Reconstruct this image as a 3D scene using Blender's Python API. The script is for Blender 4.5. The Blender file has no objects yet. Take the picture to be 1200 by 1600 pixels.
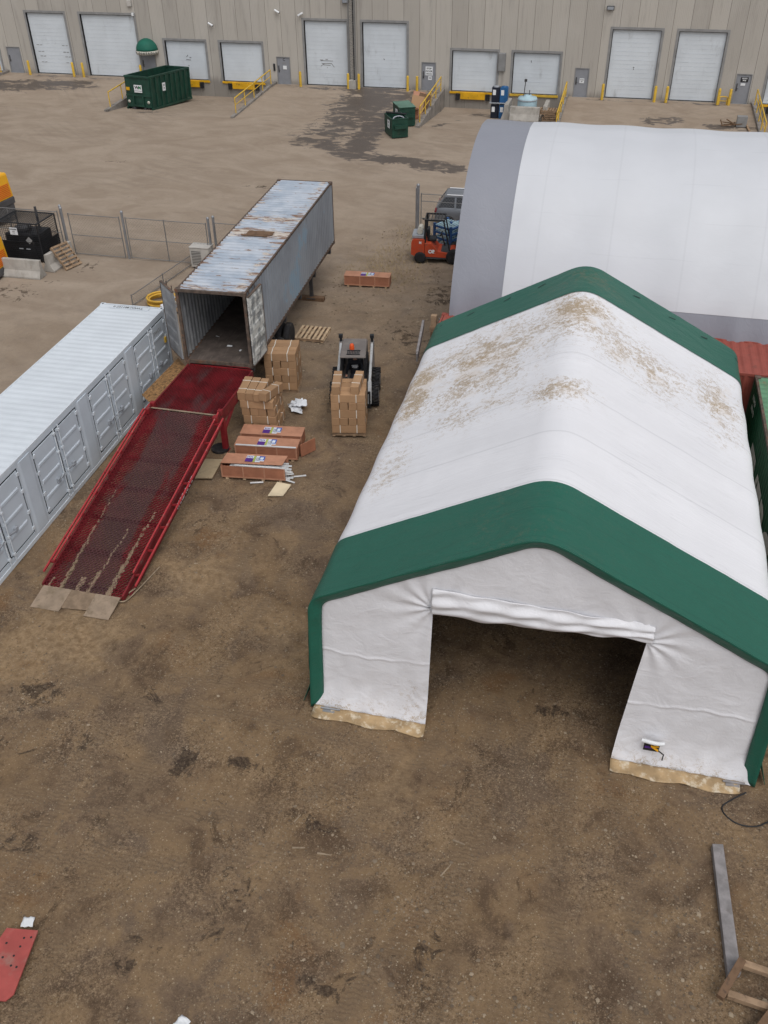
import bpy, bmesh, math, random
import numpy as np
from mathutils import Vector, Matrix

# ------------------------------------------------------------------ camera, sky, sun, exposure
scn = bpy.context.scene
COL = scn.collection
R = math.radians
random.seed(7)
RNG = np.random.default_rng(7)

cd = bpy.data.cameras.new("camera")
cam = bpy.data.objects.new("camera", cd)
COL.objects.link(cam)
cr = Vector((0.9716740, 0.2361249, -0.0097291))
cu = Vector((-0.1331690, 0.5810826, 0.8028755))
cf = Vector((-0.1952323, 0.7788377, -0.5960674))
cam.matrix_world = Matrix(((cr.x, cu.x, -cf.x, 0), (cr.y, cu.y, -cf.y, 0), (cr.z, cu.z, -cf.z, 16.2294), (0, 0, 0, 1)))
cd.sensor_fit = 'VERTICAL'
cd.sensor_height = 36.0
cd.sensor_width = 27.0
cd.lens = 1419.81 * 36.0 / 1600.0
cd.clip_start = 0.1
cd.clip_end = 1500
scn.camera = cam

SUN_EL, SUN_AZ = R(60), R(148)      # azimuth clockwise from +Y, direction the light comes from
w = bpy.data.worlds.new("World")
scn.world = w
w.use_nodes = True
nt = w.node_tree
sky = nt.nodes.new('ShaderNodeTexSky')
sky.sky_type = 'NISHITA'
sky.sun_disc = False
sky.sun_elevation = SUN_EL
sky.sun_rotation = SUN_AZ
sky.air_density = 1.0
sky.dust_density = 3.0
hs = nt.nodes.new('ShaderNodeHueSaturation')
hs.inputs['Saturation'].default_value = 0.22
bg = nt.nodes['Background']
bg.inputs['Strength'].default_value = 0.13
nt.links.new(sky.outputs[0], hs.inputs['Color'])
nt.links.new(hs.outputs[0], bg.inputs['Color'])

sl = bpy.data.lights.new("sun", 'SUN')
sl.energy = 1.0
sl.angle = R(45)
sl.color = (1.0, 0.97, 0.93)
so = bpy.data.objects.new("sun", sl)
COL.objects.link(so)
sd = Vector((math.sin(SUN_AZ) * math.cos(SUN_EL), math.cos(SUN_AZ) * math.cos(SUN_EL), math.sin(SUN_EL)))
so.rotation_euler = sd.to_track_quat('Z', 'Y').to_euler()

scn.view_settings.view_transform = 'Standard'
scn.view_settings.look = 'None'
scn.view_settings.gamma = 1.0
scn.view_settings.exposure = 0.08
scn.cycles.use_denoising = True

# ------------------------------------------------------------------ materials
class NT:
    def __init__(s, name):
        s.m = bpy.data.materials.new(name)
        s.m.use_nodes = True
        s.t = s.m.node_tree
        s.b = s.t.nodes['Principled BSDF']
    def n(s, k, **kw):
        q = s.t.nodes.new(k)
        for a, b in kw.items():
            setattr(q, a, b)
        return q
    def l(s, a, b):
        s.t.links.new(a, b)
    def val(s, sock, v):
        if hasattr(v, 'is_output'):
            s.l(v, sock)
        else:
            sock.default_value = v
    def math(s, op, a, b=0.0, clamp=False):
        q = s.n('ShaderNodeMath', operation=op, use_clamp=clamp)
        s.val(q.inputs[0], a); s.val(q.inputs[1], b)
        return q.outputs[0]
    def mix(s, f, a, b):
        q = s.n('ShaderNodeMix', data_type='RGBA')
        s.val(q.inputs[0], f)
        s.val(q.inputs[6], a if hasattr(a, 'is_output') else (*a, 1))
        s.val(q.inputs[7], b if hasattr(b, 'is_output') else (*b, 1))
        return q.outputs[2]
    def step(s, x, lo, hi):
        q = s.n('ShaderNodeMapRange', interpolation_type='SMOOTHSTEP')
        s.val(q.inputs[0], x)
        q.inputs[1].default_value = lo; q.inputs[2].default_value = hi
        return q.outputs[0]
    def coord(s, scale=(1, 1, 1), rnd=True):
        tc = s.n('ShaderNodeTexCoord')
        mp = s.n('ShaderNodeMapping')
        mp.inputs['Scale'].default_value = scale
        s.l(tc.outputs['Object'], mp.inputs['Vector'])
        if rnd:
            oi = s.n('ShaderNodeObjectInfo')
            k = s.math('MULTIPLY', oi.outputs['Random'], 37.0)
            cb = s.n('ShaderNodeCombineXYZ')
            s.l(k, cb.inputs[0]); s.l(k, cb.inputs[1])
            s.l(cb.outputs[0], mp.inputs['Location'])
        return mp.outputs[0]
    def noise(s, vec, scale, detail=4, rough=.55, dist=0.0):
        q = s.n('ShaderNodeTexNoise')
        s.l(vec, q.inputs['Vector'])
        q.inputs['Scale'].default_value = scale
        q.inputs['Detail'].default_value = detail
        q.inputs['Roughness'].default_value = rough
        q.inputs['Distortion'].default_value = dist
        return q.outputs[0]
    def bump(s, h, strength=.3, dist=.01):
        q = s.n('ShaderNodeBump')
        q.inputs['Strength'].default_value = strength
        q.inputs['Distance'].default_value = dist
        s.l(h, q.inputs['Height'])
        s.l(q.outputs[0], s.b.inputs['Normal'])
        return q
    def attr(s, name):
        q = s.n('ShaderNodeAttribute', attribute_name=name)
        return q

def lum(c, k):
    return tuple(max(0, min(1, x * k)) for x in c)

def mat(name, col, rough=.65, metal=0.0, var=.16, vs=2.0, bump=.15, bs=35.0, bd=.006, dirt=None, dthr=(.5, .7), ds=2.0, dst=(1, 1, 1), rnd=0.0, spec=.35):
    N = NT(name)
    v = N.coord()
    c = N.mix(N.step(N.noise(v, vs), .3, .7), lum(col, 1 - var), lum(col, 1 + var))
    if rnd:
        oi = N.n('ShaderNodeObjectInfo')
        c = N.mix(oi.outputs['Random'], c, lum(col, 1 - rnd))
    if dirt:
        v2 = N.coord(dst)
        f = N.step(N.noise(v2, ds, 8, .65), *dthr)
        c = N.mix(f, c, dirt)
    N.l(c, N.b.inputs['Base Color'])
    N.b.inputs['Roughness'].default_value = rough
    N.b.inputs['Metallic'].default_value = metal
    N.b.inputs['Specular IOR Level'].default_value = spec
    if bump:
        N.bump(N.noise(v, bs, 4), bump, bd)
    return N.m

M = {}
M['door_white'] = mat('overhead door paint', (.60, .645, .69), .5, var=.05, vs=.6, dirt=(.33, .345, .36), dthr=(.55, .85), ds=1.2, dst=(1, 1, .4), bump=.05)
M['trim_grey'] = mat('grey steel trim', (.24, .24, .24), .6, var=.12)
M['man_door'] = mat('grey door paint', (.24, .25, .275), .5, var=.06, bump=.04)
M['yellow'] = mat('safety yellow paint', (.62, .40, .05), .55, var=.12, dirt=(.16, .11, .05), dthr=(.58, .72), ds=5)
M['leveller'] = mat('dock leveller yellow', (.66, .36, .012), .55, var=.12, dirt=(.14, .09, .03), dthr=(.56, .75), ds=3)
M['rubber'] = mat('black rubber', (.018, .018, .02), .8, var=.3, dirt=(.10, .085, .07), dthr=(.52, .8), ds=4, bump=.3)
M['black'] = mat('black paint', (.018, .019, .022), .5, var=.25, dirt=(.09, .08, .07), dthr=(.6, .85), ds=3)
M['dark'] = mat('dark steel', (.055, .055, .058), .6, var=.25, dirt=(.13, .09, .06), dthr=(.55, .8), ds=3)
M['galv'] = mat('galvanised steel', (.30, .31, .33), .45, .55, var=.12)
M['chain'] = mat('dull galvanised wire', (.20, .20, .20), .5, .3, var=.1)
M['concrete'] = mat('cast concrete', (.37, .35, .32), .85, var=.14, dirt=(.22, .20, .17), dthr=(.5, .75), ds=2.2, dst=(1, 1, .4), bump=.3)
M['kerb'] = mat('retaining concrete', (.24, .22, .20), .85, var=.18, dirt=(.12, .11, .10), dthr=(.48, .7), ds=1.4, dst=(1, 1, .3), bump=.3)
M['bin_green'] = mat('dark green bin paint', (.012, .050, .034), .45, var=.25, dirt=(.045, .05, .04), dthr=(.56, .8), ds=3, dst=(1, 1, .4))
M['bin_lid'] = mat('green bin lid', (.10, .19, .145), .5, var=.15)
M['awning_green'] = mat('awning canvas green', (.010, .11, .075), .7, var=.12)
M['cream'] = mat('cream canvas', (.50, .48, .42), .7, var=.1)
M['ink'] = mat('black ink', (.02, .02, .022), .6, var=0, bump=0)
M['white'] = mat('white panel', (.72, .74, .76), .55, var=.05, bump=.03)
M['letter_green'] = mat('green ink', (.02, .18, .07), .6, var=0, bump=0)
M['blue'] = mat('blue plastic', (.02, .10, .25), .4, var=.15)
M['navy'] = mat('dark navy plastic', (.012, .016, .03), .4, var=.2)
M['paleblue'] = mat('pale blue plastic', (.36, .50, .56), .5, var=.08)
M['wood'] = mat('weathered pallet wood', (.30, .205, .13), .8, var=.25, vs=4, dirt=(.14, .09, .06), dthr=(.5, .75), ds=6, bump=.3)
M['wood_pale'] = mat('pale pallet wood', (.50, .37, .24), .8, var=.22, vs=4, bump=.3)
M['wood_grey'] = mat('grey weathered beam', (.235, .22, .22), .75, var=.2, vs=5, dirt=(.12, .10, .09), dthr=(.55, .8), ds=4, bump=.3)
M['wood_old'] = mat('old brown timber', (.16, .095, .055), .85, var=.3, vs=5, dirt=(.06, .04, .03), dthr=(.5, .75), ds=5, bump=.4)
M['ply'] = mat('plywood sheet', (.38, .30, .19), .8, var=.15, vs=3, dirt=(.2, .16, .11), dthr=(.5, .8), ds=3)
M['osb'] = mat('oriented strand board', (.29, .16, .065), .8, var=.4, vs=12, dirt=(.10, .055, .025), dthr=(.5, .62), ds=9, bump=.4)
M['splinter'] = mat('dusty wood splinter', (.27, .21, .145), .9, var=.2, vs=9)
M['dried_mud'] = mat('dried mud', (.215, .155, .105), .95, var=.2, vs=6, bump=.4)
M['crate'] = mat('reddish crate plywood', (.43, .215, .135), .7, var=.12, vs=3, dirt=(.30, .14, .085), dthr=(.5, .8), ds=4, dst=(1, 8, 8))
M['crate_side'] = mat('crate side plywood', (.34, .145, .085), .7, var=.12, vs=3, dirt=(.24, .10, .06), dthr=(.5, .8), ds=4, dst=(1, 8, 8))
M['card'] = mat('corrugated cardboard', (.42, .255, .14), .8, var=.10, vs=2, dirt=(.33, .19, .10), dthr=(.52, .75), ds=2.5, rnd=.26, bump=.15)
M['card_pale'] = mat('pale cardboard', (.62, .52, .36), .8, var=.1)
M['strap'] = mat('white strapping', (.70, .68, .62), .5, var=.05, bump=0)
M['purple'] = mat('purple print', (.085, .028, .21), .6, var=.1, bump=0)
M['lime'] = mat('lime print', (.34, .44, .10), .6, var=.1, bump=0)
M['skyprint'] = mat('white and blue print', (.62, .68, .76), .6, var=.1, bump=0)
M['deepblue'] = mat('blue print', (.03, .11, .42), .6, var=.1, bump=0)
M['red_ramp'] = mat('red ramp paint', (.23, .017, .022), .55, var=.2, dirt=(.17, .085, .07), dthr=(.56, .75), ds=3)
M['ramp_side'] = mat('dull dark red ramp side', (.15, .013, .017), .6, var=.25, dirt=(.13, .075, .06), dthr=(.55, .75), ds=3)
M['ramp_under'] = mat('grimy shade-painted ramp underside', (.050, .012, .013), .7, var=.3, dirt=(.06, .045, .035), dthr=(.5, .75), ds=3)  # red darkened to paint in the shade below the deck, plus grime
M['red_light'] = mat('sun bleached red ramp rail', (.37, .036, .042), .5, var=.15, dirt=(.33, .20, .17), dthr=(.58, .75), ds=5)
M['lip'] = mat('worn steel lip plate', (.30, .228, .165), .6, .1, var=.15, vs=3, dirt=(.20, .15, .10), dthr=(.45, .7), ds=4)
M['red_steel'] = mat('faded red steel', (.36, .075, .065), .55, var=.12, vs=3, dirt=(.29, .16, .13), dthr=(.5, .75), ds=2.2)
M['cont_white'] = mat('white container paint', (.60, .645, .69), .5, var=.04, vs=1, bump=.04)
M['cont_side'] = mat('container side paint', (.55, .61, .675), .5, var=.05, vs=1, dirt=(.40, .40, .40), dthr=(.62, .85), ds=2, dst=(1, 1, .3), bump=.04)
M['cont_red'] = mat('red oxide container', (.30, .075, .055), .6, var=.14, vs=2, dirt=(.20, .06, .045), dthr=(.5, .7), ds=2)
M['cont_green'] = mat('green container', (.020, .085, .040), .55, var=.2, vs=2, dirt=(.015, .045, .025), dthr=(.5, .7), ds=2)
M['cont_green_roof'] = mat('faded green container roof', (.11, .24, .14), .6, var=.15, vs=2, dirt=(.20, .13, .07), dthr=(.6, .75), ds=2.5)
M['gasket'] = mat('door gasket black', (.02, .022, .025), .7, var=.1)
M['orange'] = mat('forklift orange paint', (.47, .065, .025), .45, var=.12, dirt=(.20, .085, .055), dthr=(.50, .72), ds=4)
M['beacon'] = mat('orange plastic', (.65, .09, .02), .35, var=.05)
M['arm_white'] = mat('loader white paint', (.44, .45, .46), .5, var=.1, dirt=(.2, .18, .16), dthr=(.55, .75), ds=5)
M['cab_grey'] = mat('loader cab grey brown', (.17, .15, .14), .6, var=.12, dirt=(.22, .19, .165), dthr=(.5, .8), ds=4)
M['machine_yellow'] = mat('plant yellow paint', (.75, .38, .018), .45, var=.06, dirt=(.4, .24, .06), dthr=(.6, .8), ds=3)
M['machine_grey'] = mat('plant grey paint', (.07, .07, .075), .5, var=.15)
M['suv'] = mat('grey metallic car paint', (.20, .215, .24), .3, .4, var=.03, bump=0)
M['glass'] = mat('dark tinted glass', (.02, .023, .028), .12, var=.05, bump=0, spec=.6)
M['tail'] = mat('tail lamp red', (.22, .02, .03), .25, var=.05, bump=0)
M['chrome'] = mat('bright trim', (.75, .76, .78), .3, .3, var=.03, bump=0)
M['rack_blue'] = mat('blue rack paint', (.025, .075, .20), .5, var=.2)
M['rack_pale'] = mat('pale blue rack bars', (.33, .47, .52), .5, var=.1)
M['ac'] = mat('beige appliance', (.45, .43, .40), .6, var=.08, dirt=(.28, .22, .17), dthr=(.6, .8), ds=5)
M['hose'] = mat('yellow hose', (.60, .36, .05), .5, var=.15)
M['foil'] = mat('crumpled white plastic', (.66, .68, .72), .4, var=.15, bump=.3)
M['steelwhite'] = mat('white aluminium extrusion', (.70, .71, .72), .4, .2, var=.06, bump=0)
M['stone'] = mat('boulder stone', (.20, .185, .17), .9, var=.25, vs=8, bump=.5)
M['skin'] = mat('skin', (.42, .24, .17), .5, var=.05, bump=0)
M['sweater'] = mat('black sweater', (.016, .018, .024), .85, var=.2)
M['trousers'] = mat('dark trousers', (.03, .032, .04), .85, var=.2)
M['hair'] = mat('dark brown hair', (.03, .02, .014), .7, var=.2)
M['floor'] = mat('container plank floor', (.10, .08, .07), .7, var=.25, vs=3, dirt=(.19, .16, .14), dthr=(.55, .75), ds=3, dst=(6, .6, 1))
M['cont_inside'] = mat('weathered container inside', (.22, .225, .235), .65, var=.2, vs=2, dirt=(.32, .32, .31), dthr=(.5, .75), ds=2, dst=(1, 1, .3))
M['rust'] = mat('rusty steel frame', (.10, .075, .06), .75, var=.35, vs=6, dirt=(.17, .08, .045), dthr=(.5, .7), ds=5)
M['hut_grey'] = mat('grey plastic lid', (.30, .32, .35), .5, var=.08)

def grey_roof():
    N = NT('weathered blue grey container roof')
    v = N.coord(rnd=False)
    c = N.mix(N.step(N.noise(v, 1.2), .3, .7), (.30, .355, .43), (.46, .50, .56))
    v2 = N.coord((.35, 2.2, 1), rnd=False)
    a = N.attr('dirt').outputs['Fac']
    f = N.math('ADD', N.noise(v2, 3.2, 9, .7), N.math('MULTIPLY', a, .22))
    c = N.mix(N.step(f, .60, .64), c, (.20, .12, .08))
    v3 = N.coord((.5, 3.0, 1), rnd=False)
    f2 = N.math('ADD', N.noise(v3, 4.5, 8, .7), N.math('MULTIPLY', a, .2))
    c = N.mix(N.step(f2, .62, .66), c, (.52, .47, .42))
    c = N.mix(N.step(N.noise(v2, 1.3, 4), .66, .75), c, (.20, .225, .25))
    N.l(c, N.b.inputs['Base Color'])
    N.b.inputs['Roughness'].default_value = .55
    N.bump(N.noise(v, 30), .2, .006)
    return N.m
M['grey_roof'] = grey_roof()

def grey_side():
    N = NT('patched grey blue container side')
    v = N.coord(rnd=False)
    c = N.mix(N.step(N.noise(v, .45, 3), .38, .62), (.22, .24, .27), (.275, .30, .335))
    f = N.math('ADD', N.noise(v, .55, 6, .6), 0)
    c = N.mix(N.step(f, .56, .63), c, (.235, .32, .40))
    v2 = N.coord((5, 5, .35), rnd=False)
    c = N.mix(N.step(N.noise(v2, 1.5, 7, .65), .60, .74), c, (.115, .10, .095))
    N.l(c, N.b.inputs['Base Color'])
    N.b.inputs['Roughness'].default_value = .5
    return N.m
M['grey_side'] = grey_side()

def peel_door():
    N = NT('peeling white door paint')
    v = N.coord((1, 1, .8), rnd=False)
    c = N.mix(N.step(N.noise(v, 2.4, 9, .68), .46, .54), (.24, .25, .25), (.56, .56, .53))
    c = N.mix(N.step(N.noise(v, 5.5, 8, .7), .62, .68), c, (.15, .12, .10))
    N.l(c, N.b.inputs['Base Color'])
    N.b.inputs['Roughness'].default_value = .6
    return N.m
M['peel'] = peel_door()

def precast():
    N = NT('precast concrete wall')
    v = N.coord(rnd=False)
    sep = N.n('ShaderNodeSeparateXYZ'); N.l(v, sep.inputs[0])
    px = N.math('DIVIDE', sep.outputs[0], 1.22)
    cell = N.math('FLOOR', px)
    wn = N.n('ShaderNodeTexWhiteNoise', noise_dimensions='1D'); N.l(cell, wn.inputs['W'])
    c = N.mix(wn.outputs[0], (.385, .36, .325), (.46, .432, .39))
    v2 = N.coord((1.6, 1, .16), rnd=False)
    c = N.mix(N.math('MULTIPLY', N.step(N.noise(v2, 1.6, 8, .62), .5, .75), .55), c, (.25, .232, .212))
    v4 = N.coord((1, 1, .5), rnd=False)
    c = N.mix(N.math('MULTIPLY', N.step(N.noise(v4, .5, 5), .5, .7), .5), c, (.46, .435, .40))
    # rain marks under the lintel line and a damp foot
    foot = N.step(N.math('ADD', sep.outputs[2], N.math('MULTIPLY', N.noise(v2, 2.0, 5), .9)), 1.35, .75)
    c = N.mix(N.math('MULTIPLY', foot, .55), c, (.13, .115, .10))
    fr = N.math('FRACT', px)
    d = N.math('ABSOLUTE', N.math('SUBTRACT', fr, .5))
    seam = N.math('GREATER_THAN', d, .4875)
    caulk = N.math('MULTIPLY', N.math('LESS_THAN', fr, .03), 1.0)
    c = N.mix(N.math('MULTIPLY', caulk, wn.outputs[0]), c, (.47, .44, .38))
    c = N.mix(N.math('MULTIPLY', seam, .8), c, (.12, .11, .10))
    N.l(c, N.b.inputs['Base Color'])
    N.b.inputs['Roughness'].default_value = .9
    wv = N.n('ShaderNodeTexWave', bands_direction='X')
    N.l(v, wv.inputs['Vector']); wv.inputs['Scale'].default_value = 2.6; wv.inputs['Distortion'].default_value = .4
    h = N.math('ADD', N.math('MULTIPLY', wv.outputs['Fac'], 1.0), N.math('MULTIPLY', N.noise(v, 20), .6))
    N.bump(h, .35, .02)
    return N.m
M['precast'] = precast()

def tent_lines(N, c, pitch):
    # welded seams over the frames, and shade of packing creases painted down the slope
    v = N.coord(rnd=False)
    sep = N.n('ShaderNodeSeparateXYZ'); N.l(v, sep.inputs[0])
    d = N.math('ABSOLUTE', N.math('SUBTRACT', N.math('FRACT', N.math('DIVIDE', N.math('ADD', sep.outputs[1], pitch / 2), pitch)), .5))
    c = N.mix(N.math('MULTIPLY', N.step(d, .020, .008), .22), c, lum_c(N, c))
    n = N.noise(N.coord((.18, 3.2, .18), rnd=False), 1.5, 5, .6, .4)
    e = N.math('ABSOLUTE', N.math('SUBTRACT', n, .5))
    return N.mix(N.math('MULTIPLY', N.math('MULTIPLY', N.step(e, .018, .0), N.step(N.noise(v, .6, 3), .45, .62)), .20), c, lum_c(N, c))
def lum_c(N, c):
    q = N.n('ShaderNodeMix', data_type='RGBA', blend_type='MULTIPLY'); q.inputs[0].default_value = 1.0
    N.l(c, q.inputs[6]); q.inputs[7].default_value = (.45, .45, .46, 1)
    return q.outputs[2]

def seam_lines(N, c, pitch, hor):
    v = N.coord(rnd=False)
    sep = N.n('ShaderNodeSeparateXYZ'); N.l(v, sep.inputs[0])
    d = N.math('ABSOLUTE', N.math('SUBTRACT', N.math('FRACT', N.math('DIVIDE', N.math('ADD', sep.outputs[0], pitch * 2 - .35), pitch)), .5))
    c = N.mix(N.math('MULTIPLY', N.step(d, .482, .492), .10), c, (.30, .31, .34))
    # shade of packing folds painted as dark lines, square to the seams
    z = N.math('ADD', sep.outputs[2], N.math('MULTIPLY', sep.outputs[1], .35))
    e = N.math('ABSOLUTE', N.math('SUBTRACT', N.math('FRACT', N.math('DIVIDE', N.math('ADD', z, N.math('MULTIPLY', N.noise(v, .8, 2), .12)), 1.3)), .5))
    return N.mix(N.math('MULTIPLY', N.math('MULTIPLY', N.step(e, .484, .494), N.step(N.noise(v, .7, 3), .40, .6)), hor), c, (.34, .35, .38))

def fabric(name, col, wr=.35, wscale=(1, 1, 1), stain=(.38, .285, .18), strength=0.5, fold=1.2, dthr=(.655, .80), ridge=.05, seams=None):
    """sheet fabric: wrinkles by bump, stains where the 'dirt' attribute asks for them"""
    N = NT(name)
    v = N.coord(rnd=False)
    c = N.mix(N.step(N.noise(v, .8, 3), .3, .7), lum(col, .965), lum(col, 1.0))
    if seams: c = seam_lines(N, c, *seams) if len(seams) > 1 else tent_lines(N, c, *seams)
    a = N.attr('dirt').outputs['Fac']
    pres = N.math('MULTIPLY', a, 1.0, True)
    broad = N.step(N.math('ADD', N.noise(v, 1.7, 8, .68, .5), N.math('MULTIPLY', pres, .40)), .68, .98)
    c = N.mix(N.math('MULTIPLY', broad, .32), c, tuple(s * 1.6 for s in stain))
    region = N.math('MULTIPLY', pres, N.step(N.noise(v, 1.1, 7, .66), .28, .62))
    for sc3, k3, wd_ in (((1.0, .55, 1), 5.5, .050), ((.5, 1.2, .7), 8.0, .055), ((1.3, 1.3, 1.3), 13.0, .06)):
        vs = N.coord(sc3, rnd=False)
        ln = N.math('ABSOLUTE', N.math('SUBTRACT', N.noise(vs, k3, 8, .62, 2.0), .5))
        thin = N.step(N.math('SUBTRACT', ln, N.math('MULTIPLY', region, wd_)), .004, -.012)
        brk = N.step(N.math('ADD', N.noise(v, 7.0, 9, .75), N.math('MULTIPLY', region, .13)), .52, .60)
        c = N.mix(N.math('MULTIPLY', N.math('MULTIPLY', thin, brk), .85), c, stain)
    N.l(c, N.b.inputs['Base Color'])
    N.b.inputs['Roughness'].default_value = .45
    N.b.inputs['Specular IOR Level'].default_value = .3
    vw = N.coord(wscale, rnd=False)
    n1 = N.noise(vw, fold, 6, .5, .9)
    n2 = N.noise(N.coord(tuple(x * 3.1 for x in wscale), rnd=False), 1.7, 3, .5, 1.5)
    rd = N.math('ABSOLUTE', N.math('SUBTRACT', n2, .5))
    h = N.math('ADD', n1, N.math('MULTIPLY', N.step(rd, 0, .10), ridge))
    N.bump(h, wr, .12)
    return N.m
M['tent_white'] = fabric('tent roof white fabric', (.765, .765, .795), .17, (.35, 2.0, .5), fold=1.3, seams=(1.94,))
M['tent_wall'] = fabric('tent wall white fabric', (.74, .74, .775), .24, (.9, .9, 1.2), fold=2.0, ridge=.05)
M['tent_green'] = fabric('tent green fabric', (.018, .113, .078), .4, (.6, 1.2, .7), seams=(.97,), stain=(.10, .12, .08), dthr=(.74, 1.0))
M['arch_white'] = fabric('arch roof white fabric', (.58, .595, .63), .10, (.25, .8, .3), seams=(2.44, .14))
M['arch_grey'] = fabric('arch roof grey fabric', (.255, .265, .305), .30, (.5, .6, .3), fold=1.0)
M['skirt'] = mat('muddy fabric skirt', (.36, .25, .135), .75, var=.25, vs=3, dirt=(.58, .50, .38), dthr=(.50, .66), ds=5, bump=.4)

def deck_mat():
    N = NT('worn red grating')
    v = N.coord(rnd=False)
    sep = N.n('ShaderNodeSeparateXYZ'); N.l(v, sep.inputs[0])
    geo = N.n('ShaderNodeNewGeometry')
    c = N.mix(N.step(N.noise(v, 1.3, 4), .35, .65), (.11, .010, .014), (.20, .015, .022))
    worn = N.math('ADD', N.noise(N.coord((1.5, .35, 1), rnd=False), 1.6, 6, .6), N.math('MULTIPLY', N.attr('dirt').outputs['Fac'], .3))
    c = N.mix(N.math('MULTIPLY', N.step(worn, .56, .78), .7), c, (.105, .070, .072))
    mud = N.attr('mud').outputs['Fac']
    mf = N.math('ADD', N.noise(N.coord((2, .8, 1), rnd=False), 3.0, 8, .7), N.math('MULTIPLY', mud, .45))
    c = N.mix(N.step(mf, .74, .86), c, (.27, .20, .13))
    N.l(c, N.b.inputs['Base Color'])
    N.b.inputs['Roughness'].default_value = .5
    return N.m
M['deck'] = deck_mat()

def ground_mat():
    N = NT('yard ground')
    v = N.coord(rnd=False)
    at = N.attr('zones')
    sc = N.n('ShaderNodeSeparateColor'); N.l(at.outputs['Color'], sc.inputs[0])
    lot, damp, sand = sc.outputs[0], sc.outputs[1], sc.outputs[2]
    wet = at.outputs['Alpha']
    n_big = N.noise(v, .22, 5, .6, .4)
    n_mid = N.noise(v, .9, 8, .66, .5)
    n_fine = N.noise(v, 5.5, 10, .74, .3)
    n_grit = N.noise(v, 30, 5, .75)
    g = N.mix(N.step(n_big, .36, .64), (.150, .112, .083), (.188, .132, .078))
    g = N.mix(N.step(n_mid, .42, .62), g, (.220, .158, .098))
    n_hue = N.noise(v, .45, 6, .6, .6)
    g = N.mix(N.math('MULTIPLY', N.step(n_hue, .56, .68), .75), g, (.175, .102, .050))
    g = N.mix(N.math('MULTIPLY', N.step(n_hue, .45, .34), .7), g, (.125, .098, .080))
    g = N.mix(N.math('MULTIPLY', N.step(n_mid, .49, .33), .85), g, (.088, .060, .041))
    n_pat = N.noise(N.coord((1, .8, 1), rnd=False), 1.0, 11, .74, 1.0)
    g = N.mix(N.math('MULTIPLY', N.step(n_pat, .57, .64), .72), g, (.052, .034, .022))
    # grit lies in drifts: coarse and contrasty there, trodden smooth elsewhere
    drift = N.step(N.math('ADD', N.noise(v, .55, 6, .66, .5), N.math('MULTIPLY', N.math('SUBTRACT', n_fine, .5), .35)), .44, .60)
    wgt = N.math('ADD', N.math('MULTIPLY', drift, .62), .25)
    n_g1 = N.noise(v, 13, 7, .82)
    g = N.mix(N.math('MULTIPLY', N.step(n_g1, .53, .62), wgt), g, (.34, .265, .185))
    g = N.mix(N.math('MULTIPLY', N.step(n_g1, .47, .38), wgt), g, (.048, .034, .023))  # dark flecks paint in the small shadows around grit and stones
    g = N.mix(N.math('MULTIPLY', N.step(n_fine, .46, .33), .5), g, (.070, .048, .032))
    # single small stones
    pick = None
    for scl, thr in ((22, .90), (38, .86)):
        vo = N.n('ShaderNodeTexVoronoi'); N.l(v, vo.inputs['Vector']); vo.inputs['Scale'].default_value = scl
        s2 = N.n('ShaderNodeSeparateColor'); N.l(vo.outputs['Color'], s2.inputs[0])
        pk_ = N.math('MULTIPLY', N.math('GREATER_THAN', s2.outputs[0], thr), N.step(vo.outputs['Distance'], .45, .30))
        stonec = N.mix(s2.outputs[1], (.19, .15, .105), (.42, .36, .27))
        dens = N.step(n_mid, .40, .56)
        g = N.mix(N.math('MULTIPLY', pk_, N.math('ADD', N.math('MULTIPLY', dens, .55), .35)), g, stonec)
        pick = pk_ if pick is None else N.math('MAXIMUM', pick, pk_)
    g = N.mix(N.math('MULTIPLY', N.math('MULTIPLY', N.step(n_grit, .53, .61), wgt), .55), g, (.32, .26, .195))
    g = N.mix(N.math('MULTIPLY', N.math('MULTIPLY', N.step(n_grit, .47, .39), wgt), .60), g, (.065, .048, .035))  # finer dark flecks, shade between grains put into the colour
    tint = N.n('ShaderNodeMix', data_type='RGBA', blend_type='MULTIPLY'); tint.inputs[0].default_value = 1.0
    N.l(g, tint.inputs[6]); tint.inputs[7].default_value = (1.0, .925, .835, 1); g = tint.outputs[2]
    # cleated tyre tracks
    tr = N.attr('track').outputs['Fac']
    wv0 = N.n('ShaderNodeTexWave', bands_direction='Y'); N.l(v, wv0.inputs['Vector'])
    wv0.inputs['Scale'].default_value = 3.4; wv0.inputs['Distortion'].default_value = 7.0; wv0.inputs['Detail'].default_value = 3; wv0.inputs['Detail Scale'].default_value = 1.5
    tm = N.math('MULTIPLY', tr, N.step(N.math('ADD', n_mid, N.math('MULTIPLY', n_fine, .3)), .52, .72))
    g = N.mix(N.math('MULTIPLY', tm, .35), g, (.170, .120, .078))
    g = N.mix(N.math('MULTIPLY', N.math('MULTIPLY', tm, N.step(wv0.outputs['Fac'], .40, .85)), .34), g, (.085, .060, .040))
    # ochre sand
    sf = N.step(N.math('ADD', sand, N.math('MULTIPLY', N.math('SUBTRACT', n_mid, .5), 1.3)), .25, .85)
    g = N.mix(N.math('MULTIPLY', sf, .64), g, N.mix(N.step(n_fine, .38, .62), (.205, .132, .070), (.36, .255, .150)))
    # far hard standing
    vl = N.coord((.6, 1.0, 1), rnd=False)
    n_str = N.noise(vl, .42, 9, .64, 1.2)
    L = N.mix(N.step(n_str, .30, .70), (.258, .202, .152), (.335, .272, .212))
    L = N.mix(N.math('MULTIPLY', N.step(n_mid, .50, .72), .4), L, (.37, .305, .243))
    L = N.mix(N.math('MULTIPLY', N.step(n_fine, .52, .66), .30), L, (.20, .165, .135))
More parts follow.
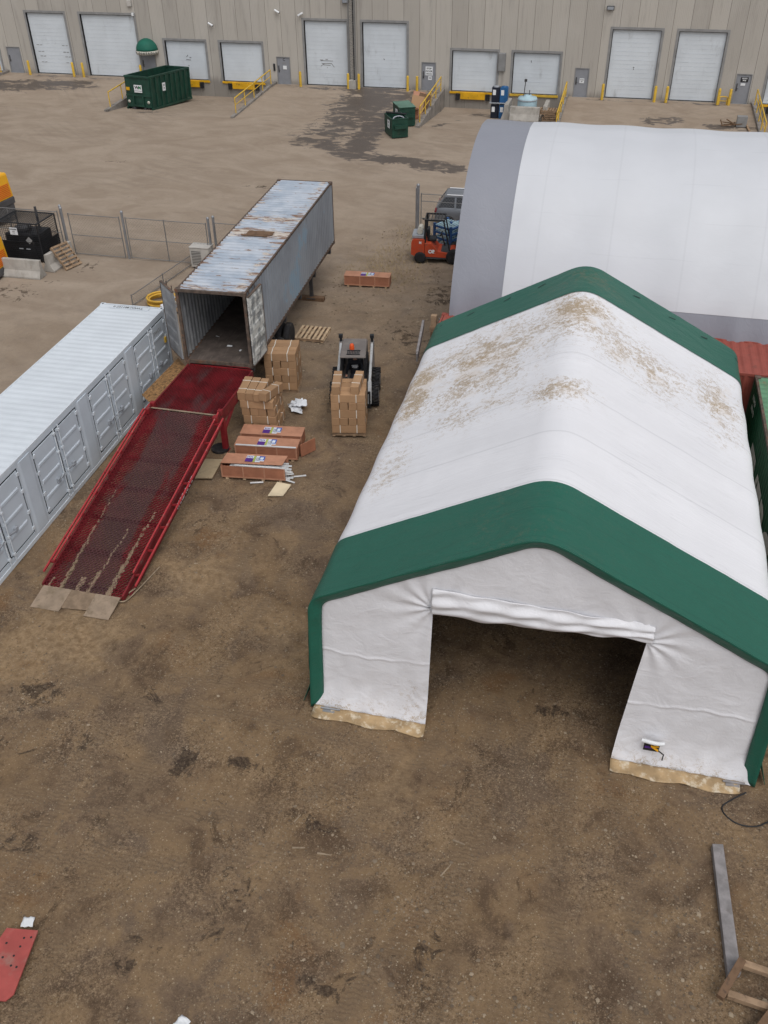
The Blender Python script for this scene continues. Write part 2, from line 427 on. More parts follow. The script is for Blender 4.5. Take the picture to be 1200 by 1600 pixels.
    # sweeping tyre tracks
    for cx, cy, rs, ds_ in ((-38, 20, 1.15, 2.5), (-8, 92, 1.5, 2.0)):
        mp = N.n('ShaderNodeMapping'); mp.inputs['Location'].default_value = (-cx, -cy, 0)
        tc = N.n('ShaderNodeTexCoord'); N.l(tc.outputs['Object'], mp.inputs['Vector'])
        wv = N.n('ShaderNodeTexWave', wave_type='RINGS', rings_direction='Z'); N.l(mp.outputs[0], wv.inputs['Vector'])
        wv.inputs['Scale'].default_value = rs * .31; wv.inputs['Distortion'].default_value = ds_; wv.inputs['Detail'].default_value = 4; wv.inputs['Detail Scale'].default_value = .6
        tk_ = N.math('MULTIPLY', N.step(wv.outputs['Fac'], .55, 1.0), N.step(N.noise(v, .16, 3), .46, .62))
        L = N.mix(N.math('MULTIPLY', tk_, .16), L, (.20, .162, .13))
    crack = N.step(N.noise(N.coord((.5, 1.3, 1), rnd=False), .9, 11, .74, 1.4), .67, .71)
    L = N.mix(N.math('MULTIPLY', crack, .65), L, (.085, .070, .058))
    lf = N.math('ADD', lot, N.math('MULTIPLY', N.math('MULTIPLY', N.math('SUBTRACT', n_mid, .5), 1.6), N.math('MULTIPLY', lot, N.math('SUBTRACT', 1.0, lot))), True)
    c = N.mix(lf, g, L)
    # damp dark dirt
    df = N.step(N.math('ADD', damp, N.math('MULTIPLY', N.math('SUBTRACT', N.noise(v, 2.0, 11, .76, .8), .5), 2.6)), .52, .70)
    c = N.mix(N.math('MULTIPLY', df, .82), c, N.mix(N.step(n_g1, .45, .58), (.030, .020, .014), (.085, .060, .042)))
    wf = N.step(N.math('ADD', wet, N.math('MULTIPLY', N.math('SUBTRACT', N.noise(N.coord((.55, 1, 1), rnd=False), 1.5, 11, .72, 1.0), .5), 2.7)), .50, .60)
    c = N.mix(N.math('MULTIPLY', wf, .9), c, (.080, .066, .058))
    N.l(c, N.b.inputs['Base Color'])
    N.l(N.math('SUBTRACT', .95, N.math('MULTIPLY', wf, .45)), N.b.inputs['Roughness'])
    N.b.inputs['Specular IOR Level'].default_value = .25
    h = N.math('ADD', N.math('ADD', N.math('MULTIPLY', n_fine, 1.0), N.math('MULTIPLY', n_grit, .35)), N.math('MULTIPLY', pick, .35))
    h = N.math('MULTIPLY', h, N.math('SUBTRACT', 1.0, N.math('MULTIPLY', lf, .75)))
    N.bump(h, .7, .05)
    return N.m
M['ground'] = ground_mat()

# ------------------------------------------------------------------ mesh helpers
class MB:
    def __init__(s):
        s.v, s.f, s.mi, s.sm = [], [], [], []
    def add(s, vs, fs, mi=0, smooth=False):
        o = len(s.v)
        s.v += [tuple(x) for x in vs]
        for q in fs:
            s.f.append(tuple(o + i for i in q)); s.mi.append(mi); s.sm.append(smooth)
        return s
    def box(s, x0, x1, y0, y1, z0, z1, mi=0, T=None):
        vs = [(x, y, z) for z in (z0, z1) for y in (y0, y1) for x in (x0, x1)]
        if T is not None:
            vs = [T @ Vector(q) for q in vs]
        return s.add(vs, [(0, 2, 3, 1), (4, 5, 7, 6), (0, 1, 5, 4), (2, 6, 7, 3), (0, 4, 6, 2), (1, 3, 7, 5)], mi)
    def hexa(s, b, t, mi=0):
        """b, t: four bottom and four top corners, same order, counter-clockwise from above"""
        return s.add(list(b) + list(t), [(3, 2, 1, 0), (4, 5, 6, 7), (0, 1, 5, 4), (1, 2, 6, 5), (2, 3, 7, 6), (3, 0, 4, 7)], mi)
    def bar(s, p, q, wd, ht=None, mi=0, up=(0, 0, 1)):
        ht = wd if ht is None else ht
        p, q = Vector(p), Vector(q)
        d = (q - p).normalized()
        u = Vector(up)
        if abs(d.dot(u)) > .98:
            u = Vector((0, 1, 0))
        a = d.cross(u).normalized(); b = a.cross(d).normalized()
        vs = []
        for e in (p, q):
            for i, j in ((-1, -1), (1, -1), (1, 1), (-1, 1)):
                vs.append(e + a * (i * wd / 2) + b * (j * ht / 2))
        return s.add(vs, [(0, 1, 2, 3), (7, 6, 5, 4), (0, 4, 5, 1), (1, 5, 6, 2), (2, 6, 7, 3), (3, 7, 4, 0)], mi)
    def tube(s, p, q, r, r2=None, n=10, mi=0, cap=True):
        r2 = r if r2 is None else r2
        p, q = Vector(p), Vector(q)
        d = (q - p).normalized()
        u = Vector((0, 0, 1)) if abs(d.z) < .9 else Vector((1, 0, 0))
        a = d.cross(u).normalized(); b = a.cross(d)
        vs = []
        for e, rr in ((p, r), (q, r2)):
            for k in range(n):
                t = 2 * math.pi * k / n
                vs.append(e + (a * math.cos(t) + b * math.sin(t)) * rr)
        s.add(vs, [(k, (k + 1) % n, n + (k + 1) % n, n + k) for k in range(n)], mi, True)
        if cap:
            s.add(vs[:n], [tuple(range(n))[::-1]], mi); s.add(vs[n:], [tuple(range(n))], mi)
        return s
    def path(s, pts, r, n=6, mi=0):
        pts = [Vector(p) for p in pts]
        vs = []
        for i, p in enumerate(pts):
            d = (pts[min(i + 1, len(pts) - 1)] - pts[max(i - 1, 0)]).normalized()
            u = Vector((0, 0, 1)) if abs(d.z) < .9 else Vector((1, 0, 0))
            a = d.cross(u).normalized(); b = a.cross(d)
            for k in range(n):
                t = 2 * math.pi * k / n
                vs.append(p + (a * math.cos(t) + b * math.sin(t)) * r)
        fs = []
        for i in range(len(pts) - 1):
            for k in range(n):
                fs.append((i * n + k, i * n + (k + 1) % n, (i + 1) * n + (k + 1) % n, (i + 1) * n + k))
        s.add(vs, fs, mi, True)
        s.add(vs[:n], [tuple(range(n))[::-1]], mi); s.add(vs[-n:], [tuple(range(n))], mi)
        return s
    def prism(s, poly, axis, a, b, mi=0):
        n = len(poly)
        def P(q, t):
            return {'x': (t, q[0], q[1]), 'y': (q[0], t, q[1]), 'z': (q[0], q[1], t)}[axis]
        vs = [P(q, a) for q in poly] + [P(q, b) for q in poly]
        fs = [tuple(range(n)), tuple(range(2 * n - 1, n - 1, -1))] + [(k, n + k, n + (k + 1) % n, (k + 1) % n) for k in range(n)]
        return s.add(vs, fs, mi)
    def lathe(s, prof, c, axis='z', n=20, mi=0):
        """prof: list of (radius, height) along the axis"""
        vs = []
        for r, h in prof:
            for k in range(n):
                t = 2 * math.pi * k / n
                x, y = r * math.cos(t), r * math.sin(t)
                vs.append({'z': (c[0] + x, c[1] + y, c[2] + h), 'x': (c[0] + h, c[1] + x, c[2] + y), 'y': (c[0] + x, c[1] + h, c[2] + y)}[axis])
        fs = []
        for i in range(len(prof) - 1):
            for k in range(n):
                fs.append((i * n + k, i * n + (k + 1) % n, (i + 1) * n + (k + 1) % n, (i + 1) * n + k))
        s.add(vs, fs, mi, True)
        if prof[0][0] > 0: s.add(vs[:n], [tuple(range(n))[::-1]], mi)
        if prof[-1][0] > 0: s.add(vs[-n:], [tuple(range(n))], mi)
        return s
    def grid(s, fn, nu, nv, mi=0, smooth=True, flip=False):
        vs = [fn(i, j) for j in range(nv + 1) for i in range(nu + 1)]
        fs = []
        for j in range(nv):
            for i in range(nu):
                a = j * (nu + 1) + i
                q = (a, a + 1, a + nu + 2, a + nu + 1)
                fs.append(q[::-1] if flip else q)
        return s.add(vs, fs, mi, smooth)
    def build(s, name, m, parent=None, bev=0, solid=0, attrs=None):
        me = bpy.data.meshes.new(name)
        me.from_pydata(s.v, [], s.f)
        for x in (m if isinstance(m, (list, tuple)) else [m]):
            me.materials.append(M[x] if isinstance(x, str) else x)
        me.polygons.foreach_set('material_index', s.mi)
        me.polygons.foreach_set('use_smooth', s.sm)
        bm = bmesh.new(); bm.from_mesh(me)
        bmesh.ops.recalc_face_normals(bm, faces=bm.faces)
        bm.to_mesh(me); bm.free()
        for k, fn in (attrs or {}).items():
            a = me.attributes.new(k, 'FLOAT', 'POINT')
            a.data.foreach_set('value', [float(fn(*q)) for q in s.v])
        o = bpy.data.objects.new(name, me)
        COL.objects.link(o)
        if parent: o.parent = parent
        if bev:
            b = o.modifiers.new('bevel', 'BEVEL'); b.width = bev; b.segments = 2; b.limit_method = 'ANGLE'; b.angle_limit = R(40)
        if solid:
            q = o.modifiers.new('solidify', 'SOLIDIFY'); q.thickness = solid; q.offset = -1
        return o

def thing(name, label, cat, loc=(0, 0, 0), rotz=0.0, group=None):
    o = bpy.data.objects.new(name, None)
    o.empty_display_size = .3
    COL.objects.link(o)
    o.location = loc; o.rotation_euler = (0, 0, rotz)
    o['label'] = label; o['category'] = cat
    if group: o['group'] = group
    return o
def tag(o, label, cat, group=None, loc=None, rotz=None):
    o['label'] = label; o['category'] = cat
    if group: o['group'] = group
    if loc is not None: o.location = loc
    if rotz is not None: o.rotation_euler = (0, 0, rotz)
    return o
KIDS = {}
def dup(root, label, loc, rot=0.0, group=None):
    r = root.copy(); COL.objects.link(r)
    r.location = loc
    r.rotation_euler = rot if isinstance(rot, tuple) else (0, 0, rot)
    r['label'] = label
    if group: r['group'] = group
    for ch in list(root.children):
        c = ch.copy(); COL.objects.link(c); c.parent = r
        for g in list(ch.children):
            d = g.copy(); COL.objects.link(d); d.parent = c
    return r

def text(s, size, m, parent, loc, rot, name='lettering', ex=.004, sx=1.0, bold=0.0):
    cu_ = bpy.data.curves.new('lettering', 'FONT')
    cu_.body = s; cu_.size = size; cu_.align_x = 'CENTER'; cu_.align_y = 'CENTER'; cu_.extrude = ex; cu_.offset = bold
    tmp = bpy.data.objects.new('lettering', cu_)
    me = bpy.data.meshes.new_from_object(tmp)
    bpy.data.objects.remove(tmp); bpy.data.curves.remove(cu_)
    me.materials.clear(); me.materials.append(M[m])
    o = bpy.data.objects.new(name, me)
    COL.objects.link(o)
    o.location = loc; o.rotation_euler = rot; o.scale = (sx, 1, 1)
    if parent: o.parent = parent
    return o

def catmull(P, n):
    out = []
    for i in range(len(P) - 1):
        p0, p1, p2, p3 = P[max(i - 1, 0)], P[i], P[i + 1], P[min(i + 2, len(P) - 1)]
        for k in range(n):
            t = k / n
            out.append(tuple(.5 * (2 * b + (c - a) * t + (2 * a - 5 * b + 4 * c - d) * t * t + (3 * b - a - 3 * c + d) * t ** 3) for a, b, c, d in zip(p0, p1, p2, p3)))
    out.append(tuple(P[-1]))
    return out

def fillet(P, rad, n=6):
    """2D polyline with rounded inner corners; rad: one radius per inner vertex"""
    out = [P[0]]
    for i in range(1, len(P) - 1):
        a, b, c = (np.array(P[k], float) for k in (i - 1, i, i + 1))
        u = (a - b) / np.linalg.norm(a - b); w_ = (c - b) / np.linalg.norm(c - b)
        d = rad[i - 1]
        p, q = b + u * d, b + w_ * d
        for k in range(n + 1):
            t = k / n
            out.append(tuple((1 - t) ** 2 * p + 2 * t * (1 - t) * b + t * t * q))
    out.append(P[-1])
    return out

_LAT = {}
def vn(x, y, s, seed):
    """value noise, 0..1, numpy arrays"""
    if seed not in _LAT: _LAT[seed] = np.random.default_rng(seed).random((256, 256))
    L = _LAT[seed]
    x = np.asarray(x) / s; y = np.asarray(y) / s
    i = np.floor(x).astype(int); j = np.floor(y).astype(int)
    f = x - i; g = y - j
    f = f * f * (3 - 2 * f); g = g * g * (3 - 2 * g)
    i %= 256; j %= 256; i1 = (i + 1) % 256; j1 = (j + 1) % 256
    return (L[i, j] * (1 - f) + L[i1, j] * f) * (1 - g) + (L[i, j1] * (1 - f) + L[i1, j1] * f) * g

def sstep(x, a, b):
    t = np.clip((np.asarray(x, float) - a) / (b - a), 0, 1)
    return t * t * (3 - 2 * t)

# ------------------------------------------------------------------ the setting: ground
YW = 74.89                      # face of the warehouse wall
YK = 65.2                       # where the dock wells and ramps begin
WELLS = [(-70, -51.45), (-37.4, -27.3), (-13.65, -4.2), (9.2, 22)]
def well(x):
    return any(a < x < b for a, b in WELLS)
def apron_z(x, y):
    t = max(0, min(1, (y - YK) / (73.5 - YK)))
    return (-.75 if well(x) else .42) * t

DAMP = [(-7.42, 11.3, .35, .75, .95), (-6.1, 11.55, .55, .22, .95), (0.35, 14.6, .6, .3, .8), (-11.6, 12.4, .7, .6, .8), (-9.9, 11.2, 1.0, .5, .5), (-4.1, 10.4, .6, .25, .7),
        (-5.4, 8.4, .8, 1.2, .55), (-3.0, 7.4, 1.0, .8, .55), (-1.4, 8.2, .9, 1.2, .5), (-6.6, 7.2, .8, .9, .5), (-9.8, 8.6, .9, .8, .5), (-8.9, 12.8, .6, .9, .5), (-11.9, 10.6, 1.2, .8, .6),
        (-6.7, 14.3, .5, .4, .45), (-9.6, 15.0, .8, .25, .55), (1.2, 8.0, .8, .9, .4), (-7.2, 33.0, 1.5, 2.4, .55), (-6.6, 37.5, 1.2, 2.2, .62), (-6.2, 31.2, .9, 1.3, .55), (-5.8, 40.5, .9, .9, .6),
        (-9.0, 31.5, 1.6, 1.8, .35), (-7.4, 24.5, .8, 2.0, .25), (-11.0, 29.6, 1.2, 1.2, .35), (-25.3, 33.6, 2.2, 1.2, .55), (-23.6, 37.0, .8, 1.0, .55), (-26.0, 30.5, 3.0, 2.0, .4), (-12.9, 33.0, 1.2, 7.0, .35),
        (-9.3, 20.5, 1.6, 1.4, .35), (-14.8, 20, .6, 4.5, .35), (-10.5, 24.8, 1.2, 1.8, .35), (-3, 19, 3.5, 4, .25), (2.2, 16, 2, 2, .3), (-1.0, 13.0, .6, .8, .35), (0, 22, 5, 4, .3),
        (-19.5, 50.5, 1.6, .5, .6), (-30.5, 53.5, 1.8, .35, .6), (-13.2, 41.0, 1.0, 1.2, .4), (-26, 47, 1.6, .4, .5), (-24.5, 35.0, 1.6, .3, .4)]
SAND = [(-12.0, 14.2, 2.0, 1.6, .95), (-9.6, 17.2, 1.8, 1.1, .75), (-6.6, 15.6, 1.6, 1.3, .6), (-13.2, 12.6, 1.4, 1.2, .7), (-5.0, 9.3, 1.4, 1.5, .35), (-2.6, 11.6, 1.3, 1.5, .5), (-6.9, 12.2, .5, .5, .5), (2.9, 9.6, 1.2, 2.0, .4), (-8.2, 9.6, 1.4, 1.0, .3), (-13.9, 17.6, .5, 2.4, .6), (-9.6, 40.5, 1.8, 3.0, .35)]
def blobs(X, Y, B):
    o = np.zeros_like(X)
    for x, y, a, b, k in B:
        o = np.maximum(o, k * np.exp(-(((X - x) / a) ** 2 + ((Y - y) / b) ** 2)))
    return o
WETLINES = [((-18.6, 73.9), (-18.3, 66.5), 2.6, 1.0), ((-15.5, 73.0), (-16.6, 67.0), 1.5, .9), ((-18.4, 66.8), (-19.6, 61.6), 2.4, .80), ((-16.9, 66.5), (-16.2, 57.9), 1.1, 1.05), ((-20.2, 61.0), (-16.2, 58.1), 1.0, .95), ((-16.4, 58.2), (-9.6, 56.2), .95, 1.05),
            ((-12.7, 66.0), (-12.1, 67.8), .35, .75), ((-10.5, 72.6), (-6.0, 73.0), .8, .8), ((-11.5, 69.4), (-10.9, 70.0), .3, .65), ((-49.5, 70.6), (-44.0, 72.0), 1.7, .9), ((-42.6, 71.2), (-41.4, 71.8), .6, .65), ((-50.5, 69.0), (-47, 70.5), 1.4, .66), ((-34.9, 65.9), (-34.0, 66.2), .45, .75),
            ((-36.9, 73.0), (-28, 73.3), .5, .6), ((2.0, 69.5), (3.6, 69.7), .9, .8), ((6.3, 68.9), (8.4, 69.0), .8, .7), ((-2.5, 74.2), (8.5, 74.2), .35, .62), ((-48, 74.2), (-40, 74.2), .4, .62), ((-26, 74.2), (-14, 74.2), .5, .7)]
def wetmap(X, Y):
    o = np.zeros_like(X)
    for (x0, y0), (x1, y1), wd, k in WETLINES:
        dx, dy = x1 - x0, y1 - y0
        t = np.clip(((X - x0) * dx + (Y - y0) * dy) / (dx * dx + dy * dy), 0, 1)
        d = np.hypot(X - x0 - t * dx, Y - y0 - t * dy)
        o = np.maximum(o, k * .76 * (1 - sstep(d, wd * .30, wd * 1.9)))
    return o
def relief(X, Y):
    near = 1 - sstep(Y, 34, 52)
    z = (vn(X, Y, 2.4, 1) - .5) * .07 + (vn(X, Y, .8, 2) - .5) * .045 + (vn(X, Y, .3, 3) - .5) * .028
    # wheel ruts running out of the tent mouth and along the alley
    for xr, amp in ((-2.1, .020), (-.3, .022), (1.2, .018), (-6.3, .014), (-8.2, .012)):
        xc = xr + .8 * np.sin(Y * .12 + xr) + (vn(X * 0 + xr, Y, 3.0, 4) - .5) * .7
        z -= amp * np.exp(-((X - xc) / .22) ** 2)
    z *= near
    z += (vn(X, Y, 6.0, 5) - .5) * .03 * near
    # muddy lumps beside the tent, in front of the forklift
    k = np.exp(-(((X + 6.9) / 1.6) ** 2 + ((Y - 34.5) / 5.5) ** 2))
    z += k * ((vn(X, Y, .45, 6) - .5) * .16 + (vn(X, Y, .2, 7) - .5) * .09)
    return z - .012

gv, gf, gz_ = [], [], []
def ground_patch(xs, ys, zf, zones):
    X, Y = np.meshgrid(xs, ys)
    Z = zf(X, Y)
    o = sum(len(q) for q in gv)
    gv.append(np.stack([X.ravel(), Y.ravel(), Z.ravel()], 1))
    gz_.append(zones(X, Y).reshape(-1, 4))
    nx, ny = len(xs), len(ys)
    i, j = np.meshgrid(np.arange(nx - 1), np.arange(ny - 1))
    a = (j * nx + i).ravel() + o
    gf.append(np.stack([a, a + 1, a + nx + 1, a + nx], 1))
def zones(X, Y):
    lot = sstep(Y + (X + 12) * -.10 + (vn(X, Y, 5, 8) - .5) * 6, 14, 56) ** 1.15
    lot = np.maximum(lot, sstep(-X, 17.5, 20) * sstep(Y, 24, 34))
    lot = np.where(X < -14.9, np.maximum(lot, sstep(-X, 15.0, 17.5) * .8), lot)
    return np.stack([lot, blobs(X, Y, DAMP), blobs(X, Y, SAND), wetmap(X, Y)], -1)
xs = np.concatenate([np.linspace(-220, -62, 20)[:-1], np.arange(-62, -30, .5), np.arange(-30, -16, .25), np.arange(-16, 8, .11), np.arange(8, 26, .5), np.linspace(26, 220, 25)])
ys = np.concatenate([np.linspace(-80, 2, 15)[:-1], np.arange(2, 27, .11), np.arange(27, 46, .2), np.arange(46, YK, .32), [YK]])
ground_patch(xs, ys, relief, zones)
ed = [-220, -70, -51.45, -37.4, -27.3, -13.65, -4.2, 9.2, 22, 220]
ay = np.concatenate([np.arange(YK, 75.1, .3), [75.3]])
zend = relief(np.array([0.0]), np.array([YK]))[0]
for a, b in zip(ed[:-1], ed[1:]):
    n = max(3, int((b - a) / .35)) if b - a < 40 else 12
    wl = well((a + b) / 2)
    lvl = -.75 if wl else .42
    def zf(X, Y, lvl=lvl):
        t = np.clip((Y - YK) / (73.5 - YK), 0, 1)
        return lvl * t + zend + (vn(X, Y, 2.0, 9) - .5) * .012
    ground_patch(np.linspace(a, b, n), ay, zf, lambda X, Y: np.stack([np.ones_like(X), blobs(X, Y, DAMP), np.zeros_like(X), wetmap(X, Y)], -1))
ground_patch(np.linspace(-220, 220, 12), np.linspace(75.3, 320, 8), lambda X, Y: X * 0 - .02, lambda X, Y: np.stack([np.ones_like(X), X * 0, X * 0, X * 0], -1))
GV, GF, GZ = np.concatenate(gv), np.concatenate(gf), np.concatenate(gz_)
me = bpy.data.meshes.new('ground')
me.vertices.add(len(GV)); me.vertices.foreach_set('co', GV.astype(np.float32).ravel())
me.loops.add(len(GF) * 4); me.loops.foreach_set('vertex_index', GF.astype(np.int32).ravel())
me.polygons.add(len(GF)); me.polygons.foreach_set('loop_start', np.arange(0, len(GF) * 4, 4, dtype=np.int32))
me.polygons.foreach_set('use_smooth', np.ones(len(GF), bool))
me.update(calc_edges=True)
TRK = [[(-.9, 14.5), (-1.1, 11), (-1.0, 8), (-1.2, 4)], [(.9, 14.5), (.75, 11), (.9, 8), (.7, 4)], [(-.2, 14), (-.9, 10.5), (-2.4, 7.5), (-3.6, 4)], [(1.4, 14), (2.1, 11), (2.4, 8), (2.6, 4)], [(-2.2, 13), (-3.3, 10.8), (-5.2, 9.4), (-8.5, 8.6), (-13, 8.8)], [(-2.9, 12.6), (-4.0, 11.4), (-6.2, 10.2), (-9.5, 9.7), (-13, 10)],
       [(-12.8, 14.8), (-11.8, 13.4), (-9.4, 12.6), (-6.4, 12.9), (-3.4, 12.6)], [(-11.3, 14.7), (-10.4, 13.9), (-8.8, 13.5), (-6.2, 14.0)], [(-7.0, 23), (-7.2, 19), (-7.6, 15), (-8.2, 11), (-7.8, 5)], [(-8.4, 23), (-8.6, 19), (-9.1, 15), (-9.6, 11), (-9.3, 5)], [(-6.4, 45), (-6.8, 38), (-6.4, 32), (-7.1, 28)], [(-8.0, 45), (-8.2, 38), (-7.9, 32), (-8.3, 29)]]
tk = np.zeros(len(GV))
for P_ in TRK:
    P_ = catmull(P_, 8)
    for (x0, y0), (x1, y1) in zip(P_[:-1], P_[1:]):
        m_ = (GV[:, 0] > min(x0, x1) - 1) & (GV[:, 0] < max(x0, x1) + 1) & (GV[:, 1] > min(y0, y1) - 1) & (GV[:, 1] < max(y0, y1) + 1)
        Q = GV[m_]; dx, dy = x1 - x0, y1 - y0
        t = np.clip(((Q[:, 0] - x0) * dx + (Q[:, 1] - y0) * dy) / (dx * dx + dy * dy + 1e-9), 0, 1)
        d = np.hypot(Q[:, 0] - x0 - t * dx, Q[:, 1] - y0 - t * dy)
        tk[m_] = np.maximum(tk[m_], 1 - sstep(d, .10, .27))
ta = me.attributes.new('track', 'FLOAT', 'POINT'); ta.data.foreach_set('value', tk.astype(np.float32))
ca = me.color_attributes.new('zones', 'FLOAT_COLOR', 'POINT')
ca.data.foreach_set('color', GZ.astype(np.float32).ravel())
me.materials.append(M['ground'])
go = bpy.data.objects.new('ground', me); COL.objects.link(go); go['kind'] = 'structure'

# loose stones lying on the yard: beyond counting
def stones(n, xr, yr, s0, s1, seed, reject=None):
    rg = np.random.default_rng(seed)
    x = rg.uniform(*xr, n); y = yr[0] + (yr[1] - yr[0]) * rg.random(n) ** 1.25
    keep = vn(x, y, 1.4, 11) + .35 * vn(x, y, .5, 12) > .42 + .4 * rg.random(n)
    x, y = x[keep], y[keep]
    n = len(x)
    s = s0 + (s1 - s0) * rg.random(n) ** 3
    z = relief(x, y)
    base = np.array([(1, 0, 0), (.3, .95, 0), (-.8, .6, 0), (-.8, -.6, 0), (.3, -.95, 0), (.1, .1, .75), (-.1, 0, -.6)])
    fc = np.array([(0, 1, 5), (1, 2, 5), (2, 3, 5), (3, 4, 5), (4, 0, 5)])
    V = base[None] * (.75 + .5 * rg.random((n, 7, 1))) * s[:, None, None] / 2
    a = rg.uniform(0, 6.28, n)
    cx, sx = np.cos(a)[:, None], np.sin(a)[:, None]
    VX = V[:, :, 0] * cx * 1.25 - V[:, :, 1] * sx; VY = V[:, :, 0] * sx * 1.25 + V[:, :, 1] * cx
    P = np.stack([VX + x[:, None], VY + y[:, None], V[:, :, 2] * .8 + z[:, None] + s[:, None] * .12], -1)
    F = fc[None] + (np.arange(n) * 7)[:, None, None]
    col = rg.random(n)
    return P.reshape(-1, 3), F.reshape(-1, 3), np.repeat(col, 7)
sp, sf_, sc_ = [], [], []
for args in ((95000, (-15.5, 7.5), (5.2, 32), .012, .042, 21), (3500, (-15, 7), (5.2, 26), .03, .075, 22), (700, (-3, 6), (5.2, 10.5), .03, .11, 23), (3000, (-12, -5), (27, 45), .03, .11, 24)):
    P, F, Cc = stones(*args)
    F = F + sum(len(q) for q in sp)
    sp.append(P); sf_.append(F); sc_.append(Cc)
P, F, Cc = np.concatenate(sp), np.concatenate(sf_), np.concatenate(sc_)
me = bpy.data.meshes.new('gravel')
me.vertices.add(len(P)); me.vertices.foreach_set('co', P.astype(np.float32).ravel())
me.loops.add(len(F) * 3); me.loops.foreach_set('vertex_index', F.astype(np.int32).ravel())
me.polygons.add(len(F)); me.polygons.foreach_set('loop_start', np.arange(0, len(F) * 3, 3, dtype=np.int32))
me.update(calc_edges=True)
at = me.attributes.new('tone', 'FLOAT', 'POINT'); at.data.foreach_set('value', Cc.astype(np.float32))
N = NT('gravel stones')
cc = N.mix(N.math('POWER', N.attr('tone').outputs['Fac'], 2.2), (.115, .084, .057), (.34, .27, .19))
N.l(cc, N.b.inputs['Base Color']); N.b.inputs['Roughness'].default_value = .95
me.materials.append(N.m)
gr = bpy.data.objects.new('gravel', me); COL.objects.link(gr); gr['kind'] = 'stuff'
gr['label'] = 'loose pale gravel scattered over the brown dirt yard'; gr['category'] = 'gravel'

# dry straw coloured grass growing thinly beyond the grey container
rgg = np.random.default_rng(33)
gq = MB()
for _ in range(2600):
    cx, cy = ((-9.7, 41.5), (-9.2, 44.5), (-10.4, 39.6), (-8.9, 39.2))[int(rgg.integers(0, 4))]
    x, y = cx + rgg.normal(0, .75), cy + rgg.normal(0, 1.0)
    a, h, ln = rgg.uniform(0, 6.28), rgg.uniform(.04, .16), rgg.uniform(.05, .22)
    dx, dy = math.cos(a), math.sin(a)
    gq.add([(x - dy * .008, y + dx * .008, 0), (x + dy * .008, y - dx * .008, 0), (x + dx * ln, y + dy * ln, h)], [(0, 1, 2)])
gg = gq.build('dry_grass', mat('dry straw grass', (.30, .225, .115), .9, var=.3, vs=3, bump=0), None)
gg['kind'] = 'stuff'; gg['label'] = 'thin dry straw coloured grass on dirt right of the grey container'; gg['category'] = 'grass'

# ------------------------------------------------------------------ warehouse
W = thing('warehouse', 'long concrete warehouse with white overhead doors and yellow dock plates', 'warehouse', (-18, YW, 0))
WX, WY = -18.0, YW                                  # parts are built in the warehouse's own frame
ZB, ZT, ZD, ZM = .42, 5.0, 3.28, 2.40
TALL = [(-48.6, -45.15), (-43.7, -38.95), (-24.68, -21.25), (-20.03, -16.55), (-1.38, 2.05), (3.25, 6.52)]
DOCK = [(-55.2, -51.9), (-36.55, -33.07), (-31.77, -28.28), (-13.02, -9.58), (-8.38, -4.92), (9.8, 13.2)]
MAN = [(-51.15, -49.85), (-38.85, -37.55), (-27.12, -25.98), (-15.38, -14.24), (-3.75, -2.68), (7.68, 8.78)]
OPN = sorted([(a, b, ZB, ZT) for a, b in TALL] + [(a, b, ZB, ZD) for a, b in DOCK] + [(a, b, ZB - .04, ZM) for a, b in MAN])
wb = MB()
HW = 10.5
x = -82.0
for a, b, z0, z1 in OPN + [(34.0, 34.0, 0, 0)]:
    wb.box(x - WX, a - WX, 0, .30, -1.2, HW)
    if b > a:
        wb.box(a - WX, b - WX, 0, .30, -1.2, z0); wb.box(a - WX, b - WX, 0, .30, z1, HW)
    x = b
wb.box(-82 - WX, -81.7 - WX, .3, 40, -1.2, HW); wb.box(33.7 - WX, 34 - WX, .3, 40, -1.2, HW); wb.box(-82 - WX, 34 - WX, 40, 40.3, -1.2, HW)
wb.build('wall', 'precast', W)
MB().box(-82.2 - WX, 34.2 - WX, -.06, 40.4, HW, HW + .35).build('roof', 'trim_grey', W)

def overhead(a, b, z0, z1, label=None):
    d = MB(); n = max(4, round((z1 - z0) / .58)); h = (z1 - z0) / n
    for k in range(n):
        d.box(a + .02 - WX, b - .02 - WX, .16, .22, z0 + k * h + .006, z0 + (k + 1) * h - .006)
        d.box(a + .02 - WX, b - .02 - WX, .170, .21, z0 + k * h - .008, z0 + k * h + .008)
        d.box(a + .06 - WX, b - .06 - WX, .150, .165, z0 + k * h + h * .48, z0 + k * h + h * .52)
    o = d.build('overhead_door', 'door_white', W, bev=0)
    f = MB(); t = .17
    f.box(a - t - WX, a - WX, -.025, .17, z0, z1 + t); f.box(b - WX, b + t - WX, -.025, .17, z0, z1 + t)
    f.box(a - WX, b - WX, -.025, .17, z1, z1 + t)
    f.build('door_frame', 'trim_grey', o)
    g = MB().box(a - WX, a + .05 - WX, .10, .155, z0, z1).box(a - WX, b - WX, .10, .155, z1 - .05, z1).box(a - WX, b - WX, .1, .155, z0 - .02, z0 + .05)
    g.build('weather_seal', 'rubber', o)
    return o
for a, b in TALL: overhead(a, b, ZB, ZT)
for i, (a, b) in enumerate(DOCK):
    overhead(a, b, ZB, ZD)
    cx = (a + b) / 2
    lv = MB().box(a - .1 - WX, b + .1 - WX, -.09, -.028, ZB - .14, ZB + .02)
    if i != 4:
        lv.box(cx - .95 - WX, cx + .95 - WX, -.20, -.092, ZB - .50, ZB - .02)
        lo = lv.build('dock_leveller', 'leveller', W, bev=.01)
        for e in (cx - 1.32, cx + 1.02): MB().box(e - WX, e + .30 - WX, -.24, -.092, ZB - .56, ZB - .10).build('dock_bumper', 'rubber', lo, bev=.02)
    else:
        lv.build('dock_sill', 'yellow', W)
